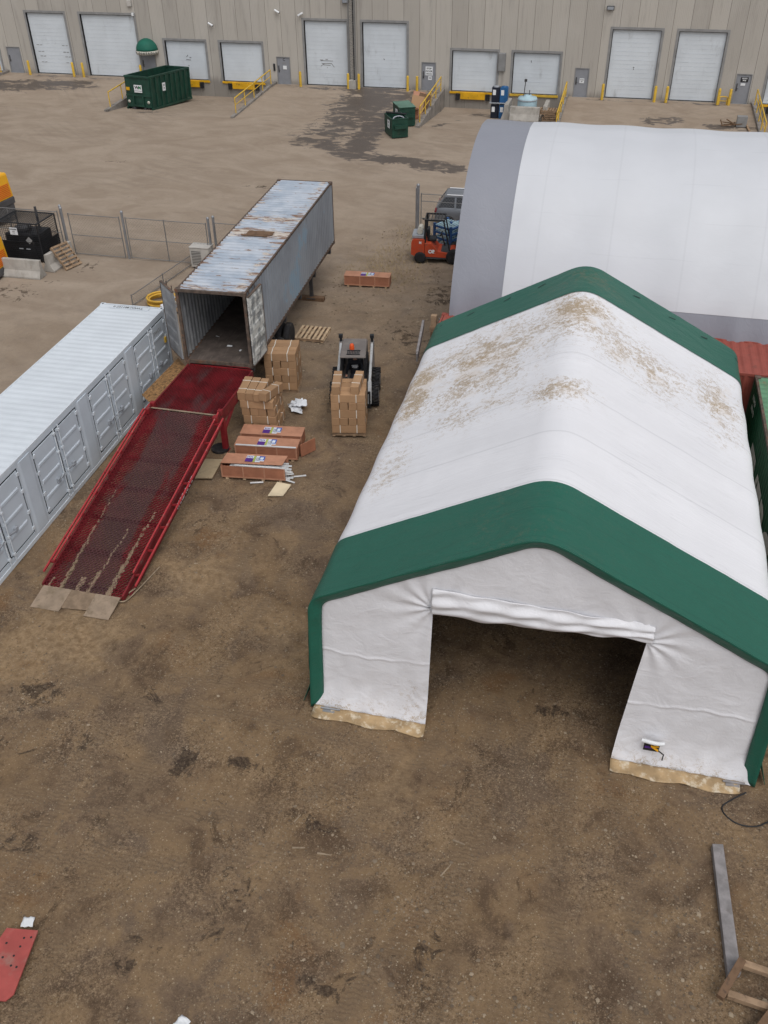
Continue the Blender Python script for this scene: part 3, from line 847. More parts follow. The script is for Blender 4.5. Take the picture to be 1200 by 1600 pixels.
for i, (a, b) in enumerate(MAN):
    d = MB().box(a + .06 - WX, b - .06 - WX, .03, .08, ZB, ZM - .05).build('man_door', 'man_door', W, bev=.005)
    f = MB().box(a - WX, a + .06 - WX, -.02, .14, ZB, ZM).box(b - .06 - WX, b - WX, -.02, .14, ZB, ZM).box(a + .06 - WX, b - .06 - WX, -.02, .14, ZM - .05, ZM).box(a - .03 - WX, b + .03 - WX, -.10, .02, ZB - .06, ZB - .003)
    f.build('door_frame', 'trim_grey', d)
    MB().tube((a + .16 - WX, .03, 1.42), (a + .16 - WX, -.05, 1.42), .03).bar((a + .16 - WX, -.05, 1.42), (a + .28 - WX, -.05, 1.42), .03).box(a + .12 - WX, a + .20 - WX, .005, .03, 1.25, 1.75).build('handle', 'dark', d)
def sign(xc, zc, wd, ht, m, name='door_sign'):
    return MB().box(xc - wd / 2 - WX, xc + wd / 2 - WX, .005, .027, zc - ht / 2, zc + ht / 2).build(name, m, W)
RX = (R(90), 0, 0)
def stext(s, xc, zc, size, m, p, y=.003, sx=1.0):
    return text(s, size, m, p, (xc - WX, y, zc), RX, ex=.002, sx=sx, bold=.004)
# notices on the doors
s = sign(-26.45, 1.62, .30, .26, 'white')
stext('C', -26.5, 2.18, .26, 'ink', W, y=.026); stext('OFFICE', -26.52, 1.93, .11, 'trim_grey', W, y=.026)
s = sign(-14.78, 1.78, .56, .62, 'white'); stext('STOP', -14.78, 1.95, .16, 'ink', s); stext('DOOR', -14.78, 1.76, .17, 'ink', s); stext('PRIVATE', -14.78, 1.57, .11, 'ink', s)
s = sign(-14.70, 1.28, .28, .26, 'white'); stext('102', -14.7, 1.28, .13, 'ink', s)
s = sign(-3.18, 1.52, .34, .32, 'white'); stext('NOTICE', -3.18, 1.58, .075, 'ink', s); stext('101', -3.18, 1.47, .09, 'ink', s)
s = sign(8.28, 2.02, .52, .32, 'ink'); stext('SMOKE', 8.28, 2.10, .11, 'white', s); stext('FREE', 8.28, 1.96, .11, 'white', s)
s = sign(8.23, 1.70, .32, .16, 'white')
# marks left on door panels
def mark(pts, y=.1475):
    q = MB()
    for x0, z0, x1, z1 in pts:
        q.bar((x0 - WX, y, z0), (x1 - WX, y, z1), .04, .004, up=(0, 1, 0))
    return q
mk_ = []
for cx, hz in ((-48.05, 2.6), (-48.0, 2.1), (-47.9, 1.75), (-47.9, 1.3), (-45.7, 2.6), (-45.7, 2.1), (-45.6, 1.75), (-45.6, 1.3)):
    mk_ += [(cx - .22, hz, cx + .02, hz), (cx + .1, hz - .01, cx + .3, hz + .01)]
mark(mk_).build('dent_mark', 'trim_grey', W)
mark([(-34.85, 2.1, -34.7, 2.25), (-34.6, 2.05, -34.45, 2.05), (-34.9, 1.9, -34.5, 1.88), (-34.75, 1.5, -34.7, 1.42), (-8.38 + 1.33, 2.75, -8.38 + 1.35, 2.6), (-18.4, 2.5, -18.32, 2.42), (.4, 2.55, .48, 2.5), (.42, 2.45, .46, 2.38)]).build('lock_mark', 'dark', W)
mark([(-23.5, 2.2, -22.5, 2.2), (-23.4, 2.0, -22.6, 2.02), (-23.5, 1.8, -23.2, 2.0), (-22.6, 2.0, -22.4, 1.75), (-23.1, 2.3, -22.9, 2.3), (-23.3, 1.9, -22.7, 1.88), (-23.0, 1.72, -22.95, 1.7), (-23.55, 2.25, -23.3, 2.25)]).build('worn_logo_mark', 'trim_grey', W)

# half dome awning over the office door
aw = thing('awning', 'green half dome awning with cream lettered valance above grey door', 'awning', (-38.12, YW, 2.55))
q = MB()
n, m_ = 14, 8
def dome(i, j):
    a = math.pi * i / n; b = math.pi / 2 * j / m_
    return (.92 * math.cos(a) * math.cos(b), -.95 * math.sin(a) * math.cos(b), .85 * math.sin(b))
q.grid(dome, n, m_); q.build('canopy', 'awning_green', aw, solid=.02)
q = MB().grid(lambda i, j: (.935 * math.cos(math.pi * i / 16), -.965 * math.sin(math.pi * i / 16), -.26 * j), 16, 1)
q.build('valance', 'cream', aw, solid=.015)
for k, ch in enumerate('TAT CONTROLS'):
    a = math.pi * (.88 - k / 11 * .76)
    if ch != ' ':
        text(ch, .2, 'ink', aw, (.952 * math.cos(a), -.983 * math.sin(a), -.13), (R(90), 0, math.pi / 2 - a), ex=.003, bold=.006)

# lamps, cameras, meter box on the wall (each can be unscrewed and lifted off)
def wall_box(name, label, cat, x, z, sx, sz, m, y=.18, group=None):
    o = thing(name, label, cat, (x, YW, z), 0, group)
    MB().box(-sx / 2, sx / 2, -y, -.02, -sz / 2, sz / 2).build('housing', m, o, bev=.015)
    MB().box(-sx / 2 - .02, sx / 2 + .02, -.02, -.002, -sz / 2 - .03, sz / 2 + .03).build('back_plate', 'trim_grey', o)
    return o
wall_box('wall_lamp', 'small beige wall lamp high above the green dome awning', 'lamp', -39.1, 5.86, .34, .42, 'ac')
wall_box('wall_sensor', 'tiny white sensor box at corner of wide overhead door', 'sensor', -38.95, 5.08, .18, .22, 'white', .12)
for x, z in ((-21.25, 6.38), (-1.72, 6.36)):
    o = thing('flood_light', 'black flood light high on wall beside the lattice mast' if x < -10 else 'black flood light high on wall above right hand tall door', 'lamp', (x, YW, z), 0, 'flood lights on the warehouse wall')
    MB().box(-.26, .26, -.22, -.08, -.13, .13).box(-.05, .05, -.08, -.002, -.06, .06).build('housing', 'black', o, bev=.01)
    MB().box(-.22, .22, -.232, -.222, -.10, .10).build('lens', 'hut_grey', o)
for x, z, d, lb in ((-32.3, 4.55, 1, 'white bullet camera above the gap between two dock doors'), (-26.72, 5.58, 1, 'white bullet camera high above the lettered grey door'), (-24.86, 5.42, -1, 'white bullet camera at top left corner of tall overhead door')):
    o = thing('security_camera', lb, 'camera', (x, YW, z), 0, 'security cameras on the warehouse wall')
    MB().tube((0, -.02, 0), (d * .02, -.16, -.03), .03).build('bracket', 'dark', o)
    MB().tube((-d * .20, -.17, .10), (d * .18, -.24, -.08), .075, .07, 12).build('barrel', 'white', o)
    MB().tube((d * .18, -.24, -.08), (d * .20, -.245, -.09), .06, .06, 12).build('lens', 'black', o)
wall_box('electrical_box', 'grey electrical cabinet on wall between two dock doors', 'cabinet', -9.2, 2.6, .5, 1.2, 'trim_grey', .24)
wall_box('intercom', 'small dark intercom box left of the lettered grey door', 'intercom', -27.32, 1.62, .14, .5, 'black', .08)

# lattice mast on a concrete plinth
lm_ = thing('lattice_mast', 'steel lattice mast on concrete plinth climbing the wall between tall doors', 'mast', (-20.75, YW - .42, ZB - .02))
MB().box(-.30, .30, -.28, .30, 0, .62).build('plinth', 'concrete', lm_, bev=.02)
q = MB()
for sx in (-.24, .24):
    for sy in (-.14, .14): q.bar((sx, sy, .62), (sx, sy, 9.6), .04)
for k in range(23):
    z = .7 + k * .385
    q.bar((-.24, -.14, z), (.24, -.14, z + .385), .022) if k % 2 else q.bar((.24, -.14, z), (-.24, -.14, z + .385), .022)
    q.bar((-.24, .14, z), (.24, .14, z), .018)
q.build('lattice', 'chain', lm_)
MB().tube((.12, -.02, .62), (.12, -.02, 9.6), .045).build('conduit', 'black', lm_)

# bollards
bp = thing('bollard', 'x', 'bollard', (0, 0, 0), 0, 'yellow bollards along the warehouse doors')
MB().lathe([(.10, -.05), (.10, 1.02), (.085, 1.08), (.05, 1.115), (0, 1.125)], (0, 0, 0), 'z', 14).build('post', 'yellow', bp)
BL = [(-48.95, 'yellow bollard left of the leftmost tall white overhead door'), (-44.85, 'yellow bollard right of the leftmost tall white overhead door'), (-43.95, 'yellow bollard left of the widest overhead door'), (-38.72, 'yellow bollard half hidden behind the big green bin'), (-25.0, 'yellow bollard left of the door with the worn mark'), (-21.08, 'yellow bollard left of lattice mast plinth'), (-20.22, 'yellow bollard right of lattice mast plinth'),
      (-16.32, 'yellow bollard right of the sooty overhead door'), (-15.58, 'yellow bollard beside the door with the large white notice'), (-1.55, 'yellow bollard left of right hand pair of tall doors'), (2.22, 'yellow bollard on right edge of the first door of right pair'), (3.05, 'yellow bollard on left edge of the second door of right pair'), (6.68, 'yellow bollard on right edge of the rightmost tall door'), (7.45, 'yellow bollard beside the door with the black notice')]
for i, (x, lb) in enumerate(BL):
    if i == 0:
        bp.location = (x, 74.25, .40); bp['label'] = lb
    else: dup(bp, lb, (x, 74.25 if i != 3 else 74.3, .40), 0)
o = thing('hoop_guard', 'low yellow pipe hoop against wall beside the tall door', 'guard', (7.05, 74.35, .42))
MB().path(catmull([(-.26, 0, 0), (-.26, 0, .42), (-.18, 0, .52), (.18, 0, .52), (.26, 0, .42), (.26, 0, 0)], 4), .045).bar((-.26, 0, .25), (.26, 0, .25), .05).build('pipe', 'yellow', o)

# retaining walls with railings at the dock wells
RW = [(-37.4, 'left side of well with the green bin', 'beside the big green bin'), (-27.35, 'right side of the left dock well', 'below the lettered grey door'), (-13.65, 'left side of middle dock well', 'beside the small green dumpsters'), (-4.2, 'right side of middle dock well', 'beside the stacked pallets at the dock'), (9.2, 'left side of right hand dock well', 'at the right edge near black notice door'), (-51.45, 'left end of the yard', 'at far left edge')]
for x, wh, rl in RW:
    q = MB()
    prof = [(65.3, -.8), (74.88, -.9), (74.88, .58), (73.5, .58), (65.3, .12)]
    q.prism([(y, z) for y, z in prof], 'x', -.14, .14)
    o = q.build('retaining_wall', 'kerb', None, bev=.015)
    tag(o, 'sloping concrete retaining wall at ' + wh, 'retaining wall', 'retaining walls of the dock wells', (x, 0, 0))
    rr = thing('railing', 'yellow pipe railing on retaining wall ' + rl, 'railing', (x, 0, 0), 0, 'yellow railings on the retaining walls')
    def zt(y): return .12 + (.58 - .12) * max(0, min(1, (y - 65.3) / 8.2))
    y0, y1 = 66.1, 73.9
    if x == -37.4: y1 = 70.2
    q = MB(); q.tube((0, y0, zt(y0) + 1.02), (0, y1, zt(y1) + 1.02), .045, n=8); q.build('top_rail', 'yellow', rr)
    q = MB(); q.tube((0, y0, zt(y0) + .55), (0, y1, zt(y1) + .55), .03, n=8); 
    if x != -37.4: q.build('mid_rail', 'yellow', rr)
    nn = 3 if x == -37.4 else 5
    for k in range(nn):
        y = y0 + (y1 - y0) * k / (nn - 1)
        MB().tube((0, y, zt(y) - .01), (0, y, zt(y) + 1.04), .04, n=8).build('post', 'yellow', rr)

# ------------------------------------------------------------------ bins and clutter by the docks
gb = thing('roll_off_bin', 'large dark green ribbed roll off bin with open top in dock well', 'waste bin', (-35.55, 67.15, -.20), -.13)
gb.rotation_euler = (-.055, 0, -.13)
L_, B_, H_ = 5.7, 2.1, 2.2
q = MB(); t = .05
q.prism([(-B_ / 2, .16), (-B_ / 2 + .0, H_), (-B_ / 2 + t, H_), (-B_ / 2 + t, .16)], 'y', .05, L_)
q.prism([(B_ / 2, .16), (B_ / 2 - t, .16), (B_ / 2 - t, H_), (B_ / 2, H_)], 'y', .05, L_)
q.box(-B_ / 2 + t, B_ / 2 - t, .05, .05 + t, .16, H_); q.box(-B_ / 2 + t, B_ / 2 - t, L_ - t, L_, .16, H_)
q.box(-B_ / 2 + t, B_ / 2 - t, .1, L_ - t, .16, .24)
for e in (-1, 1):
    q.box(e * B_ / 2 - .06, e * B_ / 2 + .06, 0, L_, H_, H_ + .13)
q.box(-B_ / 2, B_ / 2, -.03, .09, H_, H_ + .13); q.box(-B_ / 2, B_ / 2, L_ - .09, L_ + .03, H_, H_ + .13)
q.box(-B_ / 2 - .03, B_ / 2 + .03, -.02, .048, .92, 1.04)
q.build('body', 'bin_green', gb, bev=.008)
q = MB()
for e in (-1, 1):
    for k in range(9):
        y = .12 + k * (L_ - .3) / 8
        q.box(*((B_ / 2, B_ / 2 + .09) if e > 0 else (-B_ / 2 - .09, -B_ / 2)), y, y + .14, .16, H_)
    q.box(*((B_ / 2 + .001, B_ / 2 + .10) if e > 0 else (-B_ / 2 - .10, -B_ / 2 - .001)), 0, L_, .0, .155)
for xx in (-.42, .42): q.box(xx - .05, xx + .05, -.07, -.002, .2, .92)
q.box(-.42, .42, -.06, -.003, .22, .34)
q.build('rib', 'bin_green', gb, bev=.005)
q = MB()
for xx in (-.45, .45): q.box(xx - .08, xx + .08, .0, L_, -.02, .155)
for xx in (-.7, .7): q.tube((xx - .08, .25, .06), (xx + .08, .25, .06), .12)
q.build('skid', 'dark', gb)
q = MB().box(-.28, .40, -.035, -.022, 1.2, 1.72).build('sign_panel', 'white', gb)
text('W', .30, 'ink', q, (-.03, -.038, 1.53), RX, ex=.003, sx=1.15, bold=.012); text('M', .30, 'letter_green', q, (.22, -.038, 1.53), RX, ex=.003, bold=.012); text('WASTE MANAGEMENT', .065, 'ink', q, (.06, -.038, 1.31), RX, ex=.003)
MB().box(-.98, -.68, -.035, -.022, 1.32, 1.54).build('warning_plate', 'leveller', gb)
q = MB().box(B_ / 2 + .092, B_ / 2 + .104, 1.62, 2.02, 1.15, 1.72).build('side_sign', 'white', gb)
text('W', .22, 'ink', q, (B_ / 2 + .107, 1.82, 1.53), (R(90), 0, R(90)), ex=.003); text('M', .2, 'ink', q, (B_ / 2 + .107, 1.82, 1.32), (R(90), 0, R(90)), ex=.003)
q = MB()
for xx, zz in ((-.85, .55), (.85, .55)): q.lathe([(.11, 0), (.11, -.02), (0, -.022)], (xx, -.005, zz), 'y', 12)
q.build('reflector', 'cream', gb)
o = MB(); 
rg = random.Random(3)
for k in range(26):
    x, y = rg.uniform(-.8, .8), rg.uniform(.4, 5.3); s = rg.uniform(.15, .4)
    T = Matrix.Translation((x, y, .45 + rg.uniform(0, .75))) @ Matrix.Rotation(rg.uniform(0, 6), 4, 'Z') @ Matrix.Rotation(rg.uniform(-.6, .6), 4, 'X')
    o.box(-s, s, -s * .6, s * .6, -.06, .06, rg.choice([0, 0, 1, 2]), T)
o = o.build('rubbish', ['wood_old', 'card', 'foil'], None)
tag(o, 'heap of mixed rubbish lying inside the big green bin', 'rubbish')
o['kind'] = 'stuff'
o.location = gb.location; o.rotation_euler = gb.rotation_euler

def dumpster(loc, rz, open_, label):
    d = thing('dumpster', label, 'dumpster', loc, rz, 'front load dumpsters by the railing')
    w_, l_, h_ = 1.12, 1.75, 1.2
    q = MB(); t = .03
    q.prism([(-w_ / 2, .1), (-w_ / 2, h_), (-w_ / 2 + t, h_), (-w_ / 2 + t, .1)], 'y', 0, l_)
    q.prism([(w_ / 2 - t, .1), (w_ / 2 - t, h_), (w_ / 2, h_), (w_ / 2, .1)], 'y', 0, l_)
    q.box(-w_ / 2 + t, w_ / 2 - t, 0, t, .1, h_); q.box(-w_ / 2 + t, w_ / 2 - t, l_ - t, l_, .1, h_); q.box(-w_ / 2, w_ / 2, 0, l_, .05, .099)
    q.box(-w_ / 2 - .03, w_ / 2 + .03, -.03, t + .001, h_, h_ + .05); q.box(-w_ / 2 - .03, w_ / 2 + .03, l_ - t, l_ + .03, h_, h_ + .05)
    q.box(-w_ / 2 - .03, -w_ / 2 + t, t + .001, l_ - t, h_, h_ + .05); q.box(w_ / 2 - t, w_ / 2 + .03, t + .001, l_ - t, h_, h_ + .05)
    q.build('body', 'bin_green', d, bev=.006)
    for e in (-1,):
        q = MB().box(-.42, .42, -.17, -.031, .62, .65).box(-.42, .42, -.17, -.031, .82, .85).box(-.42, -.39, -.17, -.031, .65, .82).box(.39, .42, -.17, -.031, .65, .82).box(-.39, .39, -.17, -.14, .65, .82)
        q.build('fork_pocket', 'bin_green', d)
    for xx in (-.4, .4):
        for yy in (.2, l_ - .2): MB().tube((xx - .04, yy, .06), (xx + .04, yy, .06), .065, n=10).build('caster', 'dark', d)
    q = MB().box(-w_ / 2 - .042, -w_ / 2 - .032, .45, .95, .55, 1.05).build('sign_panel', 'white', d)
    text('W', .2, 'ink', q, (-w_ / 2 - .045, .7, .9), (R(90), 0, R(-90)), ex=.003); text('M', .2, 'letter_green', q, (-w_ / 2 - .045, .7, .70), (R(90), 0, R(-90)), ex=.003)
    if open_:
        q = MB().hexa([(-w_ / 2, l_ + .02, h_ + .06), (w_ / 2, l_ + .02, h_ + .06), (w_ / 2, l_ + .05, h_ + .06), (-w_ / 2, l_ + .05, h_ + .06)], [(-w_ / 2, l_ + .20, h_ + .95), (w_ / 2, l_ + .20, h_ + .95), (w_ / 2, l_ + .23, h_ + .95), (-w_ / 2, l_ + .23, h_ + .95)]) if False else MB().box(-w_ / 2, w_ / 2, l_ + .035, l_ + .065, .55, h_ + .03)
        q.build('lid', 'black', d)
        MB().tube((-w_ / 2 + .1, l_, h_ + .1), (w_ / 2 + .1, l_ - 1.0, h_ + .12), .05, n=8).build('lid_bar', 'black', d)
    else:
        for y0 in (.0, l_ / 2 + .01):
            MB().prism([(y0, h_ + .06), (y0 + l_ / 2 - .02, h_ + .06), (y0 + l_ / 2 - .02, h_ + .13), (y0, h_ + .09)], 'x', -w_ / 2 - .03, w_ / 2 + .03).build('lid', 'bin_lid', d, bev=.01)
    return d
dumpster((-14.2, 62.35, .0), .52, True, 'dark green dumpster standing open, nearer of the two by the railing')
dumpster((-14.35, 65.3, .02), .50, False, 'dark green dumpster with closed pale lids, behind the open one')
o = tag(MB().path([(math.cos(t / 16 * 6.28) * .36, math.sin(t / 16 * 6.28) * .36, 0) for t in range(17)], .05).build('plastic_ring', 'hut_grey', None), 'grey plastic ring lying in the mouth of the open dumpster', 'ring')
o.location = (-14.45, 62.95, 1.08); o.rotation_euler = (.25, 0, 0)
rg = random.Random(5)
o = thing('carton', 'open brown carton leaning by the yellow railing', 'carton', (-14.35, 67.1, .12), .2)
MB().box(-.5, .5, 0, .03, 0, .75).box(-.5, .5, .8, .83, 0, .75).box(-.5, -.47, .03, .8, 0, .75).box(.47, .5, .03, .8, 0, .75).box(-.47, .47, .03, .8, 0, .02).build('body', 'crate_side', o)
o.scale = (.8, .8, .8)
MB().hexa([(-.5, -.02, .75), (.5, -.02, .75), (.5, 0, .75), (-.5, 0, .75)], [(-.5, -.35, .9), (.5, -.35, .9), (.5, -.33, .92), (-.5, -.33, .92)]).build('flap', 'card', o)
for k, (x, y, a, lb) in enumerate([(-14.4, 68.3, .25, 'flattened cardboard sheet leaning behind the open carton'), (-14.25, 69.0, -.1, 'torn brown cardboard sheet leaning on railing behind the dumpsters'), (-14.5, 69.6, .4, 'furthest flattened cardboard sheet below the grey notice door')]):
    o = MB().box(-.45, .45, -.02, .02, 0, 1.35).build('cardboard_sheet', ['card', 'wood_old', 'crate'][k], None)
    tag(o, lb, 'cardboard', 'flattened cardboard by the railing', (x, y, .12), None); o.rotation_euler = (-.55, .2, a)

zc = -.33
cb = MB()
cb.prism([(-.42, 0), (.42, 0), (.42, .12), (.24, .5), (.18, .95), (-.18, .95), (-.24, .5), (-.42, .12)], 'x', -1.05, 1.05)
cbo = cb.build('concrete_barrier', 'concrete', None, bev=.02)
tag(cbo, 'grey concrete barrier block in the middle dock well below pale blue tank', 'barrier', None, (-6.75, 70.0, zc))
for x, lb in ((-8.15, 'concrete barrier seen end on, left of the pale blue tank'), (-5.35, 'concrete barrier seen end on, right of the pale blue tank')):
    o = cbo.copy(); COL.objects.link(o); tag(o, lb, 'barrier', None, (x, 71.4, zc - .12), R(90)); o.scale = (1, .8, 1.15)
tk = thing('chemical_tank', 'pale blue round tank with pipe fittings behind concrete barrier', 'tank', (-6.75, 71.3, -.45))
MB().lathe([(.68, 0), (.70, .1), (.70, 1.35), (.66, 1.45), (.30, 1.52), (.28, 1.60), (0, 1.62)], (0, 0, 0), 'z', 28).build('drum', 'paleblue', tk)
MB().lathe([(.725, 1.26), (.74, 1.30), (.725, 1.34)], (0, 0, 0), 'z', 28).build('rim', 'hut_grey', tk)
MB().tube((-.28, -.1, 1.5), (-.22, -.1, 2.55), .03).box(-.30, -.12, -.18, -.02, 2.5, 2.66).tube((.1, -.1, 1.6), (.12, -.1, 1.95), .03).build('pipe', 'dark', tk)
def drum(label, x, z, m, two):
    o = thing('plastic_drum', label, 'drum', (x, 71.6, z), 0, 'plastic drums stacked beside the dock')
    MB().prism(fillet([(-.28, -.28), (.28, -.28), (.28, .28), (-.28, .28), (-.28, -.27)], [.08, .08, .08]), 'z', 0, 1.0).build('body', m, o, bev=.03)
    MB().lathe([(.22, 1.0), (.22, 1.06), (.1, 1.08), (0, 1.08)], (0, 0, 0), 'z', 14).build('lid', m if m == 'blue' else 'hut_grey', o)
    MB().box(-.20, .02, -.292, -.282, .5, .85).build('label_sheet', 'white', o)
drum('dark navy drum at the bottom left of the drum stack', -9.12, -.62, 'navy', 1)
drum('blue plastic drum at the bottom right of the drum stack', -8.5, -.62, 'blue', 1)
tag(MB().box(-.7, .7, -.4, .4, 0, .06).build('board', 'hut_grey', None, bev=.01), 'grey board laid between the two layers of drums', 'board', None, (-8.8, 71.6, .475))
drum('dark navy drum with white label on top left of the drum stack', -9.1, .54, 'navy', 2)
drum('blue plastic drum on top right of the drum stack', -8.5, .54, 'blue', 2)

def pallet(label, loc, rot=0, m='wood', n=7, L=1.2, D=1.0, group=None):
    o = thing('pallet', label, 'pallet', loc, 0, group)
    o.rotation_euler = rot if isinstance(rot, tuple) else (0, 0, rot)
    q = MB(); wb_ = .095
    for k in range(n):
        x = -L / 2 + k * (L - wb_) / (n - 1)
        q.box(x, x + wb_, -D / 2, D / 2, .122, .14)
    q.build('top_boards', m, o)
    q = MB()
    for y in (-D / 2 + .02, -.02, D / 2 - .06): q.box(-L / 2, L / 2, y, y + .04, .022, .121)
    q.build('stringers', 'wood', o)
    q = MB()
    for k in range(4):
        x = -L / 2 + k * (L - wb_) / 3
        q.box(x, x + wb_, -D / 2, D / 2, .004, .021)
    q.build('bottom_boards', m, o)
    return o
p0 = pallet('weathered pallet at the bottom of the pile in the dock well', (-4.95, 70.6, zc), .1, group='pallets piled in the dock well')
PN = ['second pallet up in the pile in the dock well', 'third pallet up in the pile in the dock well', 'fourth pallet up in the dock well pile, set askew', 'topmost pallet of the pile in the dock well']
for k in range(4):
    dup(p0, PN[k], (-4.95 + (.0, .1, -.25, -.2)[k], 70.6, zc + .15 * (k + 1)), (.08, .16, .02, -.05)[k])
o = thing('scrap_pile', 'small heap of broken wood and wire by right hand ramp railing', 'scrap', (7.4, 69.2, .2))
q = MB()
for k in range(9):
    a = rg.uniform(0, 6.28); q.bar((rg.uniform(-.9, .9), rg.uniform(-.3, .3), .05), (rg.uniform(-.9, .9), rg.uniform(-.4, .4), rg.uniform(.1, .6)), .09, .05)
q.build('timber', 'wood_old', o)
MB().box(.3, .95, -.25, .25, .0, .65).build('crate_frame', 'trim_grey', o)
tag(MB().bar((8.6, 66.6, .12), (8.35, 69.6, .32), .12, .1).build('loose_beam', 'wood', None), 'loose pale timber lying along the right hand retaining wall', 'beam')

# ------------------------------------------------------------------ chain link fence and gates
def mesh_panel(x0, x1, z0, z1, step=.15, r=.0022):
    """diamond wire mesh in the local XZ plane"""
    q = MB(); h = z1 - z0
    n = int((x1 - x0 + h) / step)
    for k in range(n + 1):
        for sgn in (1, -1):
            if sgn > 0:
                a = x0 - h + k * step; pts = [(a, z0), (a + h, z1)]
            else:
                a = x0 + k * step; pts = [(a, z0), (a - h, z1)]
            (ax, az), (bx, bz) = pts
            if sgn > 0:
                if ax < x0: az += x0 - ax; ax = x0
                if bx > x1: bz -= bx - x1; bx = x1
            else:
                if bx < x0: bz -= x0 - bx; bx = x0
                if ax > x1: az += ax - x1; ax = x1
            if bz - az > .02: q.bar((ax, 0, az), (bx, 0, bz), r * 2)
    return q
def gate(name, label, cat, x0, x1, y, mids=(), group=None, rails=(.08, 1.0, 2.0), rot=0, loc=None, r=.018):
    o = thing(name, label, cat, loc or (x0, y, 0), rot, group)
    L = x1 - x0
    q = MB()
    for z in rails: q.tube((0, 0, z), (L, 0, z), r, n=8)
    q.build('rails', 'chain', o)
    for x in (0, *mids, L):
        MB().tube((x, 0, .05), (x, 0, rails[-1] + .05), r + .006, n=8).build('upright', 'chain', o)
    mesh_panel(0, L, rails[0], rails[-1]).build('wire_mesh', 'chain', o)
    return o
G1 = 'chain link gate leaves and panels across the left yard'
gate('fence_gate', 'chain link gate leaf between the leaning pallet and the double posts', 'gate', -24.95, -22.3, 38.35, (), G1)
gate('fence_gate', 'wide chain link gate leaf with one middle bar, beside the beige cabinet', 'gate', -22.0, -17.95, 38.4, (1.95,), G1)
gate('wire_fence', 'chain link panel running behind the grey container', 'fence', -17.6, -13.9, 38.6, (), G1)
gate('wire_fence', 'chain link panel behind the black cage', 'fence', -33.5, -25.6, 38.5, (2.6, 5.2), G1)
fp = thing('fence_post', 'galvanised gate post beside the leaning pallet', 'post', (-25.28, 38.35, 0), 0, 'galvanised gate posts')
MB().tube((0, 0, -.05), (0, 0, 2.25), .06, n=12).build('post', 'galv', fp)
MB().lathe([(.07, 2.22), (.07, 2.27), (.03, 2.32), (0, 2.33)], (0, 0, 0), 'z', 12).build('cap', 'galv', fp)
for x, y, lb in ((-25.48, 38.62, 'thinner galvanised gate post behind the leaning pallet'), (-22.15, 38.42, 'galvanised post where the two gate leaves meet'), (-17.82, 38.42, 'galvanised gate post beside the beige cabinet'), (-17.66, 38.66, 'galvanised post at the start of the panel behind the grey container')):
    dup(fp, lb, (x, y, 0), 0)
dup(fp, 'tall galvanised post standing behind the orange forklift', (-9.2, 44.4, 0), 0).scale = (1.25, 1.25, 1.12)
dup(fp, 'thin galvanised post just left of the tall post behind the forklift', (-9.36, 44.75, 0), 0).scale = (.6, .6, 1.0)
gate('fence_gate', 'chain link gate in front of the parked grey car', 'gate', -9.05, -5.4, 44.45, (2.6,), G1, rails=(.9, 1.75, 2.1))
gate('fence_gate', 'low wire gate leaf swung back along the white container end', 'gate', 0, 5.0, 0, (2.5,), G1, rails=(.06, .5), rot=R(83), loc=(-19.45, 33.3, 0))

# ------------------------------------------------------------------ left edge: barriers, cage, plant
jb = MB().prism([(-.30, 0), (.30, 0), (.30, .08), (.14, .34), (.09, .82), (-.09, .82), (-.14, .34), (-.30, .08)], 'x', 0, 1.95).build('jersey_barrier', 'concrete', None, bev=.015)
tag(jb, 'grey concrete road barrier lying lengthways in front of the black cage', 'barrier', 'concrete road barriers by the black cage', (-26.95, 35.35, 0), .02)
o = jb.copy(); COL.objects.link(o)
tag(o, 'grey concrete road barrier seen end on with the pallet leaning on it', 'barrier', 'concrete road barriers by the black cage', (-25.1, 36.05, 0), R(86))
pallet('brown pallet leaning against the concrete road barrier', (-24.62, 36.9, .47), tuple((Matrix.Rotation(R(74), 3, 'Z') @ Matrix.Rotation(R(52), 3, 'X') @ Matrix.Rotation(R(90), 3, 'Z')).to_euler()), 'wood')

cg = thing('equipment_cage', 'black wire cage around a dark generator with white notice', 'cage', (-28.0, 37.05, 0))
q = MB(); cw_, cd_, ch_ = 2.1, 1.6, 1.85
for x in (0, cw_):
    for y in (0, cd_): q.bar((x, y, 0), (x, y, ch_), .05)
for z in (.12, ch_):
    q.bar((0, 0, z), (cw_, 0, z), .05).bar((0, cd_, z), (cw_, cd_, z), .05).bar((0, 0, z), (0, cd_, z), .05).bar((cw_, 0, z), (cw_, cd_, z), .05)
q.bar((cw_ * .85, 0, .1), (cw_ * .80, 0, ch_), .04).bar((0, 0, .95), (cw_, 0, .95), .03)
q.build('frame', 'black', cg)
q = MB()
for k in range(22): q.bar((k * cw_ / 21, .004, .1), (k * cw_ / 21, .004, ch_), .014)
for k in range(19): q.bar((0, .004, .1 + k * .097), (cw_, .004, .1 + k * .097), .014)
for k in range(17): q.bar((cw_, k * .1, .1), (cw_, k * .1, ch_), .014)
for k in range(19): q.bar((cw_, 0, .1 + k * .097), (cw_, cd_, .1 + k * .097), .014)
for k in range(22): q.bar((k * cw_ / 21, 0, ch_), (k * cw_ / 21, cd_, ch_), .014)
for k in range(17): q.bar((0, k * .1, ch_), (cw_, k * .1, ch_), .014)
q.build('wire_mesh', 'black', cg)
MB().box(.10, cw_ - .04, .02, .03, .1, .98).box(cw_ - .04, cw_ - .03, .05, cd_, .1, .9).build('kick_panel', 'black', cg)
q = MB().box(.62, 1.02, -.012, -.004, 1.28, 1.62).build('notice', 'white', cg)
